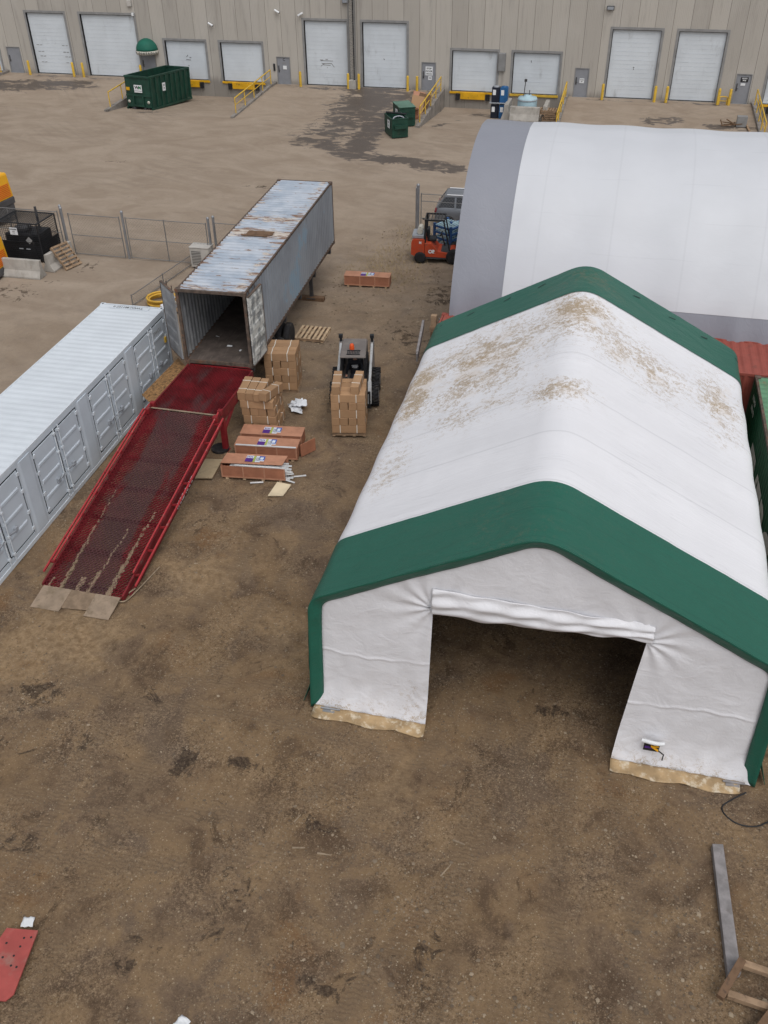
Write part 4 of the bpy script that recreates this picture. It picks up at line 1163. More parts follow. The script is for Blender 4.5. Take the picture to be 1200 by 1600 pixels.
text('DANGER', .085, 'ink', q, (.82, -.014, 1.54), RX, ex=.002, bold=.003); text('KEEP', .06, 'ink', q, (.82, -.014, 1.44), RX, ex=.002); text('OUT', .06, 'ink', q, (.82, -.014, 1.36), RX, ex=.002)
MB().box(.90, 1.12, -.01, -.003, .60, .65).box(1.28, 1.50, -.01, -.003, .60, .65).build('handle', 'hut_grey', cg)
MB().box(1.42, 1.66, -.012, -.003, .92, 1.18, 0, Matrix.Translation((1.54, 0, 1.05)) @ Matrix.Rotation(R(45), 4, 'Y') @ Matrix.Translation((-1.54, 0, -1.05))).build('hazard_diamond', 'trim_grey', cg)
gen = thing('generator', 'dark generator set standing inside the black wire cage', 'generator', (-27.85, 37.25, 0))
MB().box(0, 1.75, 0, 1.2, .15, 1.25).build('cowling', 'black', gen, bev=.05)
MB().box(.1, 1.65, .1, 1.1, .0, .15).build('skid', 'dark', gen)
MB().tube((1.35, .9, 1.25), (1.35, .9, 2.3), .06).build('exhaust', 'dark', gen)
MB().box(.25, .95, .3, .9, 1.25, 1.42).build('air_filter', 'machine_grey', gen, bev=.04)

def plant(label, loc, rz, Lx, Ly, H, z0, group, kind):
    o = thing('plant_machine', label, 'machine', loc, rz, group)
    pr = fillet([(-Lx, 0), (-Lx, H * .97), (-.06, H * .97), (.0, H * .9), (.12, 0)], [.12, .05, .05], 4)
    MB().prism([(x, z0 + z) for x, z in pr], 'y', 0, Ly).build('engine_cover', 'machine_yellow', o, bev=.05)
    q = MB()
    for k in range(8):
        q.box(-.95, -.16, -.016, -.003, z0 + .10 + k * .08, z0 + .135 + k * .08)
        xk = .12 - .133 * (.10 + k * .08) / H + .004
        q.box(xk, xk + .014, .15, Ly - .15, z0 + .10 + k * .08, z0 + .135 + k * .08)
    q.build('louvre', 'beacon', o)
    MB().box(-Lx - .02, .14, -.02, Ly + .02, z0 - .34, z0 - .002).build('base', 'machine_grey', o, bev=.04)
    for x in (-.5, -Lx + .5):
        for y in (.2, Ly - .2):
            MB().lathe([(.0, -.14), (.26, -.14), (.3, -.1), (.3, .1), (.26, .14), (0, .14)], (x, y, .3), 'y', 18).build('wheel', 'rubber', o)
    if kind:
        MB().box(-.62, -.12, -.018, -.004, z0 + H * .66, z0 + H * .90).build('decal', 'skyprint', o)
        MB().tube((-.18, .5, z0 + H * .9), (-.18, .5, z0 + H * 1.16), .07).build('exhaust', 'black', o)
        MB().box(-.45, .12, .1, Ly - .1, z0 - .9, z0 - .35).build('chassis', 'machine_grey', o)
    else:
        text('HIRE 24', .20, 'white', o, (-.45, -.024, z0 - .17), RX, ex=.003, name='fleet_number')
    return o
plant('tall yellow machine with orange louvres at the left edge behind the cage', (-30.95, 40.3, .0), -.10, 2.6, 2.2, 1.25, 1.2, 'yellow plant machines at the left edge', 1)
plant('low yellow machine with grey base at the left edge before the barrier', (-26.95, 34.0, .0), .02, 2.4, 1.8, 1.35, .42, 'yellow plant machines at the left edge', 0)

acn = thing('air_conditioner', 'beige box air conditioner standing by the wire gate', 'cabinet', (-18.72, 38.3 - .35, 0), .02)
MB().box(0, .95, 0, .62, .06, .98).build('casing', 'ac', acn, bev=.02)
MB().box(-.02, .97, -.02, .64, .981, 1.02).build('lid', 'ac', acn, bev=.01)
q = MB()
for k in range(9): q.box(.08, .55, -.012, -.002, .2 + k * .075, .225 + k * .075)
q.build('grille', 'dark', acn)
for x in (.08, .8): MB().box(x, x + .08, .05, .57, 0, .06).build('foot', 'dark', acn)

o = MB(); 
pts = []
for t in range(0, 16 * 4 + 1):
    a = t / 16 * 2 * math.pi; lay = t / 16
    pts.append((math.cos(a) * (.58 + .05 * math.sin(lay * 2.1)) , math.sin(a) * (.56 + .05 * math.cos(lay * 1.7)), .05 + .07 * lay))
o.path(pts, .05, 7)
tag(o.build('hose_coil', 'hose', None), 'coil of thick yellow hose on dirt behind the white container', 'hose', None, (-18.35, 33.9, 0))
o = MB()
for k in range(7):
    T = Matrix.Translation((rg.uniform(-.3, .3), rg.uniform(-.3, .3), .1 + .04 * k)) @ Matrix.Rotation(rg.uniform(0, 6), 4, 'Z') @ Matrix.Rotation(rg.uniform(-.5, .5), 4, 'X')
    o.box(-.22, .22, -.12, .12, -.05, .05, k % 3, T)
tag(o.build('scrap_bag', ['foil', 'wood', 'cream'], None), 'small pile of white and brown scraps beside the hose coil', 'scrap', None, (-17.55, 33.5, 0))

# ------------------------------------------------------------------ shipping containers
def corr(q, L, h, pitch=.28, depth=.035, place=None, mi=0):
    """trapezoid corrugated sheet: place(u, v, d) with u along L, v along h, d outward"""
    us = []
    n = max(2, round(L / pitch)); p = L / n
    for k in range(n):
        b = k * p
        us += [(b, 0), (b + p * .25, 0), (b + p * .5, -depth), (b + p * .75, -depth)]
    us.append((L, 0))
    nv = 8
    vs = [place(u, h * j / nv, d) for j in range(nv + 1) for u, d in us]
    m_ = len(us)
    fs = [(j * m_ + i, j * m_ + i + 1, (j + 1) * m_ + i + 1, (j + 1) * m_ + i) for j in range(nv) for i in range(m_ - 1)]
    return q.add(vs, fs, mi)
def cont_frame(q, L, Wd, H, p=.10):
    for x in (0, Wd - p):
        for y in (0, L - p): q.box(x, x + p, y, y + p, .118, H - .118)
        q.box(x, x + p, p, L - p, .02, .15); q.box(x + .02, x + p - .02, p, L - p, H - .09, H - .015)
    for y in (0, L - p):
        q.box(p, Wd - p, y + .01, y + p - .01, .02, .15); q.box(p, Wd - p, y + .01, y + p - .01, H - .11, H - .012)
    for x in (-.004, Wd - .158):
        for y in (-.004, L - .174):
            for z in (0, H - .118): q.box(x, x + .162, y, y + .178, z, z + .118)
    return q
def dirtz(cx, cy, sx, sy, k):
    return lambda x, y, z: k * math.exp(-((x - cx) / sx) ** 2 - ((y - cy) / sy) ** 2)

# white side opening container
WL, WW, WH = 13.0, 2.438, 2.735
wc = thing('side_door_container', 'white shipping container with a row of double side doors beside red ramp', 'shipping container', (-17.46, 27.79, 0), -.0277 * -1)
# local frame: y runs from the far end (0) towards the camera (negative)
q = MB()
corr(q, WL - .2, WW - .16, .29, .010, lambda u, v, d: (.08 + v, -.1 - u, WH - .02 + d))
q.build('roof', 'cont_white', wc)
q = MB(); cont_frame(q, WL, WW, WH)
q.v = [(x, y - WL, z) for x, y, z in q.v]
q.build('frame', 'cont_white', wc, bev=.006)
q = MB()
for x in (.05, WW - .11):
    for y in (-.13, -WL + .05): q.box(x, x + .06, y, y + .08, WH - .002, WH + .003)
q.build('corner_slot', 'ink', wc)
MB().box(.3, WW - .2, -.095, -.05, WH - .011, WH - .004).build('end_plate', 'cont_white', wc)
q = MB()
corr(q, WL - .2, WH - .24, .28, .036, lambda u, v, d: (.02 - d, -.1 - u, .15 + v)); q.build('back_wall', 'cont_side', wc)
q = MB(); corr(q, WW - .2, WH - .26, .28, .036, lambda u, v, d: (.1 + u, -.03 + d, .15 + v)); q.build('end_wall', 'cont_side', wc)
PAIRS = [(.20, 2.72), (3.47, 6.02), (6.82, 9.42), (10.2, 12.78)]
q = MB(); edges = [.1] + [e for p in PAIRS for e in p] + [WL - .1]
XS = WW - .05
for a, b in zip(edges[0::2], edges[1::2]):
    if b - a > .2:
        q.box(XS, XS + .03, -b, -a, .15, WH - .09)
        q.hexa([(XS + .029, -b + .06, .2), (XS + .05, -b + .16, .2), (XS + .05, -a - .16, .2), (XS + .029, -a - .06, .2)], [(XS + .029, -b + .06, WH - .15), (XS + .05, -b + .16, WH - .15), (XS + .05, -a - .16, WH - .15), (XS + .029, -a - .06, WH - .15)])
    else: q.box(XS, XS + .03, -b, -a, .15, WH - .09)
for a, b in PAIRS: q.box(XS, XS + .03, -b, -a, .15, .30); q.box(XS, XS + .03, -b, -a, WH - .22, WH - .09)
q.build('side_wall', 'cont_side', wc)
Z0, Z1 = .30, WH - .22
for a, b in PAIRS:
    mid = (a + b) / 2
    g_ = MB().box(XS - .03, XS + .004, -b, -a, Z0, Z1)
    g_.build('door_gasket', 'gasket', wc)
    for s, e in ((a + .06, mid - .03), (mid + .03, b - .06)):
        d = MB().box(XS + .006, XS + .034, -e, -s, Z0 + .06, Z1 - .06)
        for k in range(1, 4):
            z = Z0 + (Z1 - Z0) * k / 4
            d.hexa([(XS + .033, -e + .06, z - .09), (XS + .033, -e + .06, z + .06), (XS + .033, -s - .14, z + .06), (XS + .033, -s - .14, z - .09)][::1], [(XS + .058, -e + .10, z - .05), (XS + .058, -e + .10, z + .02), (XS + .058, -s - .18, z + .02), (XS + .058, -s - .18, z - .05)])
        do = d.build('side_door', 'cont_side', wc, bev=.006)
        inner = e if e < mid else s
        sg = 1 if e < mid else -1
        yb = -(inner - sg * .10)
        r_ = MB().tube((XS + .07, yb, Z0 - .10), (XS + .07, yb, Z1 + .06), .02, n=8)
        for z in (Z0 + .1, 1.0, 1.8, Z1 - .1): r_.box(XS + .034, XS + .10, yb - .04, yb + .04, z - .035, z + .035)
        r_.build('lock_bar', 'cont_white', do)
        h_ = MB().bar((XS + .09, yb, 1.05), (XS + .11, yb - (-sg) * -.34 if False else yb + sg * .34, 1.0), .035).box(XS + .034, XS + .12, yb + sg * .34 - .06, yb + sg * .34 + .06, .95, 1.08)
        h_.build('handle', 'hut_grey', do)
        yh = -(s if e < mid else e)
        q = MB()
        for z in (Z0 + .18, Z0 + .75, Z1 - .75, Z1 - .18): q.box(XS + .03, XS + .068, yh - .05, yh + .05, z - .05, z + .05)
        q.build('hinge', 'cont_white', do)
text('TWCU 801107 0', .16, 'ink', wc, (1.15, -.26, WH + .006), (0, 0, R(180)), ex=.002, name='roof_code')
MB().box(.45, 1.95, -.36, -.16, WH - .02, WH + .001).build('code_plate', 'cont_white', wc)
text('TWCU', .20, 'trim_grey', wc, (XS + .037, -.85, 2.18), (R(90), 0, R(90)), ex=.002, name='door_code'); text('801', .20, 'trim_grey', wc, (XS + .037, -.80, 1.95), (R(90), 0, R(90)), ex=.002, name='door_code')
MB().box(XS + .034, XS + .08, -.42, -.30, 1.55, 1.75).build('padlock_box', 'yellow', wc)

# grey container on a chassis, doors open towards the camera
GL, GW, GH = 12.19, 2.438, 2.72
gc = thing('grey_container', 'weathered blue grey shipping container with rusty roof and both end doors open', 'shipping container', (-13.56, 25.99, 1.62), .0487)
q = MB()
corr(q, GL - .2, GW - .12, .27, .028, lambda u, v, d: (.06 + v, .1 + u, GH - .02 + d))
def gdirt(x, y, z): return max(math.exp(-((y - 5.6) / .45) ** 2) * .95, math.exp(-((y - 7.2) / .35) ** 2) * .7, .55 * math.exp(-((x - 2.2) / .25) ** 2), .45 * math.exp(-((y - .3) / .3) ** 2), .45 * math.exp(-((x - .1) / .2) ** 2))
q.build('roof', 'grey_roof', gc, attrs={'dirt': gdirt})
q = MB().box(.75, 1.75, 5.35, 5.75, GH - .012, GH + .006).box(.6, 1.6, 5.2, 5.32, GH - .01, GH + .01)
q.build('roof_patch', 'wood_old', gc)
q = MB(); corr(q, GL - .2, GH - .24, .28, .036, lambda u, v, d: (GW - .012 + d, .1 + u, .15 + v)); rs = q.build('right_wall', 'grey_side', gc)
q = MB(); corr(q, GL - .2, GH - .24, .28, .036, lambda u, v, d: (.012 - d, .1 + u, .15 + v)); q.build('left_wall', 'cont_inside', gc)
q = MB(); corr(q, GW - .2, GH - .26, .25, .036, lambda u, v, d: (.1 + u, GL - .012 + d, .15 + v)); q.build('end_wall', 'grey_side', gc)
MB().box(.06, GW - .06, .02, GL - .06, .02, .14).build('floor', 'floor', gc)
q = MB(); cont_frame(q, GL, GW, GH); q.build('frame', 'rust', gc, bev=.008)
def end_door(parent, hinge_x, ang, m, front):
    """ang: direction of the door leaf from its hinge, degrees from +X"""
    d = MB(); w_ = 1.17; th = .06
    d.box(0, w_, -th / 2, th / 2, .16, GH - .13)
    for k in range(5):
        z = .38 + k * .46
        for s_ in (1, -1):
            d.hexa([(.10, s_ * .029, z), (w_ - .10, s_ * .029, z), (w_ - .10, s_ * .029, z + .30), (.10, s_ * .029, z + .30)][::s_], [(.16, s_ * .055, z + .06), (w_ - .16, s_ * .055, z + .06), (w_ - .16, s_ * .055, z + .24), (.16, s_ * .055, z + .24)][::s_])
    o = d.build('end_door', m, parent, bev=.006)
    o.location = (hinge_x, -.035, 0); o.rotation_euler = (0, 0, R(ang))
    q = MB()
    for x in (.35, .85):
        q.tube((x, front * .085, .02), (x, front * .085, GH - .02), .018, n=8)
        for z in (.25, 1.0, 1.9, 2.5): q.box(x - .05, x + .05, *sorted((front * .03, front * .10)), z - .03, z + .03)
    q.build('lock_bar', 'rust', o)
    MB().box(w_ - .004, w_ + .03, -.04, .04, .16, GH - .13).box(0, w_, -.04, .04, .13, .16).box(0, w_, -.04, .04, GH - .13, GH - .10).build('door_seal', 'rust', o)
    return o
end_door(gc, GW + .075, 86, 'peel', 1)
end_door(gc, -.05, 132, 'cont_inside', -1)
# litter on the container floor
for k, (x, y, s) in enumerate(((1.1, 1.2, .10), (1.7, .9, .07), (.6, 1.9, .08), (1.5, 2.7, .09))):
    o = MB().add([(0, 0, 0), (s * 2, .02, 0), (s * 1.8, s, .012), (.1 * s, s * .8, .02)], [(0, 1, 2, 3)]).build('paper_scrap', 'white', None, solid=.004)
    lx, ly = -13.56 + x * .9988 - y * .0487, 25.99 + x * .0487 + y * .9988
    tag(o, 'small pale paper scrap lying on the open grey container floor', 'litter', 'paper scraps on the container floor', (lx, ly, 1.766), k * 1.3)

ch = thing('container_chassis', 'dark trailer chassis with wheels and landing leg carrying the grey container', 'trailer', (-13.56, 25.99, 0), .0487)
q = MB()
for x in (.75, 1.55): q.box(x, x + .14, .2, 11.9, 1.22, 1.56)
for y in (.25, 2.2, 4.3, 6.5, 8.8, 11.5): q.box(.06, GW - .06, y, y + .16, 1.36, 1.615)
q.build('frame', 'dark', ch)
for y in (2.6, 5.2) if False else (3.6, 4.95):
    MB().tube((.1, y, .52), (GW - .1, y, .52), .07).box(.7, 1.7, y - .06, y + .06, .55, 1.22).build('axle', 'dark', ch)
    for x in (.20, .52, 1.92, 2.24):
        wh = MB().lathe([(.28, -.12), (.44, -.13), (.50, -.10), (.515, -.04), (.515, .04), (.50, .10), (.44, .13), (.28, .12)], (x, y, .51), 'x', 28).build('wheel', 'rubber', ch)
        MB().lathe([(0, -.09), (.10, -.10), (.16, -.04), (.26, -.05), (.285, -.11), (.29, .11), (.26, .05), (.16, .04), (0, .09)], (x, y, .51), 'x', 20).build('rim', 'galv', wh)
for x in (.45, 1.95):
    MB().bar((x, 9.6, .1), (x, 9.6, 1.3), .14).bar((x, 9.6, .75), (x, 10.5, 1.3), .07).box(x - .2, x + .2, 9.4, 9.8, .10, .13).build('landing_leg', 'dark', ch)
tag(MB().box(-1.35, 1.25, -.13, .13, 0, .17).build('timber_sleeper', 'wood_old', None, bev=.01), 'dark timber sleeper under the trailer landing legs', 'beam', None, (-12.75, 35.62, 0), .03)

# red containers under the arch shelter, green container beside the tent
def plain_container(name, label, cat_loc, rz, m, mr, L=12.19, H=2.6, group=None):
    o = thing(name, label, 'shipping container', cat_loc, rz, group)
    q = MB(); corr(q, L - .2, 2.30, .28, .028, lambda u, v, d: (.1 + u, .07 + v, H - .02 + d)); q.build('roof', mr, o)
    q = MB(); corr(q, L - .2, H - .24, .28, .036, lambda u, v, d: (.1 + u, .012 - d, .15 + v)); q.build('side_wall', m, o)
    q = MB(); corr(q, L - .2, H - .24, .28, .036, lambda u, v, d: (.1 + u, 2.426 + d, .15 + v)); q.build('side_wall', m, o)
    q = MB(); corr(q, 2.24, H - .26, .28, .036, lambda u, v, d: (L - .012 + d, .1 + u, .15 + v)); q.build('end_wall', m, o)
    for s in (0, 1):
        y0 = .1 + s * 1.125
        d = MB().box(.01, .05, y0, y0 + 1.11, .16, H - .12)
        for k in range(4): d.box(.0, .012, y0 + .15, y0 + .95, .4 + k * .5, .65 + k * .5)
        d = d.build('end_door', m, o)
        q = MB()
        for yy in (.35, .8): q.tube((-.03, y0 + yy, .1), (-.03, y0 + yy, H - .06), .018, n=8)
        q.build('lock_bar', 'galv', d)
    q = MB(); cont_frame(q, 2.438, L, H); q.build('frame', m if m != 'cont_green' else 'rust', o, bev=.006)
    return o
plain_container('red_container', 'faded red shipping container under the near edge of arched shelter', (-5.25, 27.46, 0), 0, 'cont_red', 'cont_red', group='red containers carrying the arched shelter')
plain_container('red_container', 'red shipping container carrying the far edge of arched shelter', (-5.25, 41.75, 0), 0, 'cont_red', 'cont_red', group='red containers carrying the arched shelter')
gn = plain_container('green_container', 'green shipping container with white lettering squeezed beside the white tent', (7.60, 15.2, 0), R(90), 'cont_green', 'cont_green_roof')
# in the container's frame the side towards the tent is local +y
rl = (R(90), 0, R(180))
text('EVERGREEN', 2.1, 'cream', gn, (5.1, 2.434, .66), rl, ex=.004, sx=.88, bold=.04)
text('UGMU', .22, 'cream', gn, (11.3, 2.434, 2.15), rl, ex=.004); text('882915', .22, 'cream', gn, (11.2, 2.434, 1.86), rl, ex=.004)

# ------------------------------------------------------------------ red yard ramp
rp = thing('yard_ramp', 'long red steel yard ramp with grating deck leading into the open grey container', 'ramp', (-12.3, 15.75, 0))
RWD = 2.28; Y1, Y2, ZH = 7.22, 10.33, 1.56
def zr(y): return .13 + (ZH - .13) * min(1, y / Y1)
def deck(y0, y1, flat):
    q = MB(); nb = 38; st = .036
    n = int((y1 - y0) / st)
    px = RWD / nb
    for b in range(nb):
        xc = -RWD / 2 + (b + .5) * px
        vs, fs = [], []
        for k in range(n + 1):
            y = y0 + k * (y1 - y0) / n
            off = (px * .47 if ((k // 2) % 2 == 0) else -px * .47) * (1 if b % 2 else -1)
            z = zr(y)
            for dx, dz in ((-.0055, 0), (.0055, 0), (.0055, -.055), (-.0055, -.055)): vs.append((xc + off + dx, y, z + dz))
            if k:
                o0 = (k - 1) * 4; o1 = k * 4
                for i in range(4): fs.append((o0 + i, o0 + (i + 1) % 4, o1 + (i + 1) % 4, o1 + i))
        q.add(vs, fs)
    return q
def mud(x, y, z):
    k = 1 - min(1, max(0, (y - .2) / 3.6))
    lines = max(math.exp(-((x + .62 + .02 * y) / .07) ** 2), math.exp(-((x - .72 - .02 * y) / .10) ** 2), .7 * math.exp(-((x - .12 - .08 * y) / .12) ** 2))
    return k * lines
def wornf(x, y, z): return 1.25 * math.exp(-(x / .72) ** 4)
dk = deck(.0, Y1 - .06, 0); dk.build('sloped_deck', 'deck', rp, attrs={'mud': mud, 'dirt': wornf})
dk = deck(Y1 + .06, Y2, 1); dk.build('level_deck', 'deck', rp, attrs={'mud': lambda *a: 0, 'dirt': lambda *a: .2})
# cross beams under the grating, paint darkened to read as shade
for k in range(9):
    y = .35 + k * (Y2 - .6) / 8
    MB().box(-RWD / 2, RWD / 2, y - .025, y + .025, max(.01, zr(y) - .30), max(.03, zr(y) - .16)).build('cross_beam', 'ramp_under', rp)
# mud that has fallen through and lies in the grating
q = MB()
def slab(y0, y1, x0, x1, dz):
    q.hexa([(x0, y0, zr(y0) + dz - .02), (x1, y0, zr(y0) + dz - .02), (x1, y1, zr(y1) + dz - .02), (x0, y1, zr(y1) + dz - .02)], [(x0, y0, zr(y0) + dz), (x1, y0, zr(y0) + dz), (x1, y1, zr(y1) + dz), (x0, y1, zr(y1) + dz)])
rg2 = random.Random(11)
for xc, slope, ln, wd in ((-.64, -.02, 3.6, .10), (.74, .02, 3.0, .13), (.16, .07, 2.3, .09), (-.15, .0, .5, .22), (-1.0, 0, .3, .1)):
    y = 0
    while y < ln:
        w2 = wd * rg2.uniform(.25, .75) * (1 - .6 * y / ln)
        xx = xc + slope * y + rg2.uniform(-.03, .03)
        dy = rg2.uniform(.06, .13)
        slab(y, y + dy, xx - w2, xx + w2 * rg2.uniform(.5, 1), -.012 + rg2.uniform(-.004, .004))
        y += dy * (1.0 if y < ln * .6 else rg2.uniform(1, 2))
q.build('dried_mud', 'dried_mud', rp)['kind'] = 'stuff'
# main side beams
for sx in (-1, 1):
    q = MB()
    def side(x0, x1, up_, dn, ya, yb):
        x0, x1 = sorted((sx * x0, sx * x1))
        q.hexa([(x0, ya, max(.0, zr(ya) - dn)), (x1, ya, max(.0, zr(ya) - dn)), (x1, yb, zr(yb) - dn), (x0, yb, zr(yb) - dn)], [(x0, ya, zr(ya) + up_), (x1, ya, zr(ya) + up_), (x1, yb, zr(yb) + up_), (x0, yb, zr(yb) + up_)])
    h = RWD / 2
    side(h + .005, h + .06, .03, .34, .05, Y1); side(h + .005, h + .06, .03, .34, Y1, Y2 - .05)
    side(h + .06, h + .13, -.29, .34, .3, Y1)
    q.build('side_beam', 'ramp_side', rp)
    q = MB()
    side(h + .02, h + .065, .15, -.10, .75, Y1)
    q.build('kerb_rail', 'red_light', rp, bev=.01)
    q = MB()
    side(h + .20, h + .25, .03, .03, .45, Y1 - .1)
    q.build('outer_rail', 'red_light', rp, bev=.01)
    q = MB()
    for k in range(8):
        y = .8 + k * .86
        q.bar((sx * (h + .045), y, zr(y) + .0), (sx * (h + .045), y, zr(y) + .12), .04)
        q.bar((sx * (h + .03), y, zr(y) - .02), (sx * (h + .21), y, zr(y) + .03), .05)
    q.build('rail_bracket', 'red_ramp', rp)
    MB().bar((sx * (h - .05), Y1 + .4, .02), (sx * (h - .05), Y1 + .4, 1.3), .16).box(sx * (h - .05) - .12, sx * (h - .05) + .12, Y1 + .28, Y1 + .52, 0, .03).bar((sx * (h - .05), Y1 + .4, .7), (sx * (h - .05), Y1 + 1.6, 1.25), .08).build('support_leg', 'red_ramp', rp)
    q = MB()
    for y in (Y1 - .25, Y1 + .15): q.box(sx * (h + .02) - .06, sx * (h + .02) + .09, y - .08, y + .08, ZH - .05, ZH + .13)
    q.build('hinge_lug', 'red_ramp', rp, bev=.01)
MB().box(-RWD / 2, RWD / 2, Y1 - .035, Y1 + .035, ZH + .002, ZH + .012).build('hinge_plate', 'lip', rp)
MB().box(-RWD / 2 + .05, RWD / 2 - .05, Y2 + .005, Y2 + .30, ZH + .06, ZH + .08).box(-RWD / 2, RWD / 2, Y2 - .03, Y2 + .004, ZH - .2, ZH + .02).build('bridge_lip', 'red_ramp', rp)
for a, b in ((-1.13, -.30), (.42, 1.13)):
    MB().hexa([(a, -.72, .0), (b, -.72, .0), (b, .02, .10), (a, .02, .10)], [(a, -.72, .018), (b, -.72, .018), (b, .02, .14), (a, .02, .14)]).build('lip_plate', 'lip', rp)
MB().hexa([(-.30, -.58, .0), (.42, -.50, .0), (.42, .02, .10), (-.30, .02, .10)], [(-.30, -.58, .016), (.42, -.50, .016), (.42, .02, .136), (-.30, .02, .136)]).build('lip_plate', 'dried_mud', rp)
o = text('YARD RAMP', .24, 'white', rp, (RWD / 2 + .153, 4.05, zr(4.05) - .155), (R(90) , -math.atan((ZH - .13) / Y1) * 0, R(90)), ex=.004, bold=.006, name='side_lettering')
o.rotation_euler = (Matrix.Rotation(-math.atan((ZH - .13) / Y1) * -1, 3, 'X') @ Matrix.Rotation(R(90), 3, 'Z') @ Matrix.Rotation(R(90), 3, 'X')).to_euler()
MB().tube((.9, 7.6, .02), (.9, 7.6, .10), .30, n=24).build('base_pad', 'rubber', rp)
q = MB().path(catmull([(1.28, .55, .04), (1.10, .1, .05), (1.10, -.05, .06), (1.25, .0, .06), (1.33, .25, .05), (1.40, .75, .03), (1.52, 1.55, .02)], 6), .02, 6)
tag(q.build('ratchet_strap', 'splinter', None), 'dirty tan strap looped on dirt at the foot of the ramp', 'strap', None, (-12.3, 15.75, 0))
tag(MB().hexa([(-14.52, 24.35, 1.14), (-13.62, 23.4, 1.36), (-13.56, 26.0, 1.42), (-14.40, 27.05, 1.18)], [(-14.50, 24.35, 1.16), (-13.60, 23.4, 1.38), (-13.54, 26.0, 1.44), (-14.38, 27.05, 1.20)]).build('osb_board', 'osb', None), 'brown strand board bridging the gap between white container and ramp', 'board')
o = thing('fuel_can', 'red fuel can on the dirt between white container and open grey door', 'can', (-14.4, 27.6, 0))
MB().prism(fillet([(-.2, 0), (.2, 0), (.2, .38), (.05, .5), (-.2, .5), (-.2, .001)], [.04, .05, .05, .05]), 'y', -.12, .12).build('body', 'red_ramp', o, bev=.03)
MB().tube((.12, 0, .44), (.22, 0, .56), .04).bar((-.15, 0, .56), (.02, 0, .56), .03).bar((-.15, 0, .5), (-.15, 0, .57), .03).build('spout', 'black', o)

# ------------------------------------------------------------------ gable tent
TC, TY0, TY1 = -.27, 13.62, 27.2
tn = thing('gable_tent', 'big white gable tent with green end bands and open front doorway', 'tent', (TC, TY0, 0), .0)
TL = TY1 - TY0
HWB, HWE, ZE, ZR = 4.90, 4.77, 3.36, 5.86
PROF = fillet([(-HWB, 0), (-HWE, ZE), (-.08, ZR), (HWE, ZE), (HWB, 0)], [.34, .55, .34], 7)
def resample(P, n):
    P = np.array(P); d = np.r_[0, np.cumsum(np.hypot(*np.diff(P, axis=0).T))]
    t = np.linspace(0, d[-1], n)
    return np.stack([np.interp(t, d, P[:, 0]), np.interp(t, d, P[:, 1])], 1)
NP = 150
PR = resample(PROF, NP + 1)
TAN = np.gradient(PR, axis=0); NRM = np.stack([-TAN[:, 1], TAN[:, 0]], 1); NRM /= np.linalg.norm(NRM, axis=1)[:, None]
def zprof(x, off=0.0):
    return float(np.interp(x, PR[:, 0], PR[:, 1] - 0)) if abs(x) < HWE + .1 else 0.0
def cover(y0, y1, off, nv, sag=.022):
    def fn(i, j):
        y = y0 + (y1 - y0) * j / nv
        ph = y / TL * 7
        s = -sag * math.sin(math.pi * (ph % 1)) ** 2
        px_, pz_ = PR[i]
        # small billow that differs from bay to bay; sides pulled in between the frames
        s += .010 * (float(vn(np.array(i * .12), np.array(y * .7), 1.0, 31)) - .5) + .010 * (float(vn(np.array(i * .5), np.array(y * .9), 1.0, 32)) - .5)
        if .8 < pz_ < 3.1: s *= 2.2
        return (px_ + NRM[i, 0] * (off + s), y, max(.0, pz_ + NRM[i, 1] * (off + s)))
    return MB().grid(fn, NP, nv)
def tdirt(x, y, z):
    k = 1.0 * math.exp(-((y - 10.4) / 1.7) ** 2 - ((x + .2) / 1.5) ** 2)
    k = max(k, .95 * math.exp(-((y - 9.0) / 2.6) ** 2 - ((x + 2.6) / 1.7) ** 2))
    k = max(k, 1.25 * math.exp(-((y - 8.6) / 2.2) ** 2 - ((x + 4.3) / .55) ** 2))
    k = max(k, .95 * math.exp(-((y - 5.9) / .7) ** 2 - ((x + .3) / .8) ** 2))
    k = max(k, .62 * math.exp(-((y - 6.3) / 1.0) ** 2 - ((x + 2.2) / 1.4) ** 2))
    k = max(k, .72 * math.exp(-((y - 9.0) / 1.3) ** 2 - ((x - 1.5) / 1.6) ** 2))
    k = max(k, .78 * math.exp(-((y - 9.5) / 2.0) ** 2 - ((x - 3.9) / .7) ** 2))
    k = max(k, .55 * math.exp(-((y - 4.5) / 1.2) ** 2 - ((x + 4.2) / .6) ** 2))
    return k
cover(1.75, 11.75, 0, 110).build('roof_cover', 'tent_white', tn, attrs={'dirt': tdirt})
gd = lambda x, y, z: .55 * math.exp(-(x / 1.6) ** 2 - ((y - 12.7) / 1.0) ** 2)
cover(-.17, 1.85, .018, 22, .012).build('green_band', 'tent_green', tn, attrs={'dirt': lambda x, y, z: .25 * math.exp(-((x + .5) / 2) ** 2)})
cover(11.65, TL, .018, 22, .012).build('green_band', 'tent_green', tn, attrs={'dirt': gd})
# the valance folded down over the front gable
def rim(i, j):
    px_, pz_ = PR[i]
    d = .018 - (.27 + .010 * math.sin(i * .23)) * j / 4
    yb = -.172 + .15 * (j / 4) + .012 * math.sin(math.pi * j / 4) * math.sin(i * .7) + .004 * math.sin(i * 1.1 + j)
    return (px_ + NRM[i, 0] * d, yb, max(0, pz_ + NRM[i, 1] * d))
MB().grid(rim, NP, 4).build('valance', 'tent_green', tn, solid=.008, attrs={'dirt': lambda *a: 0})
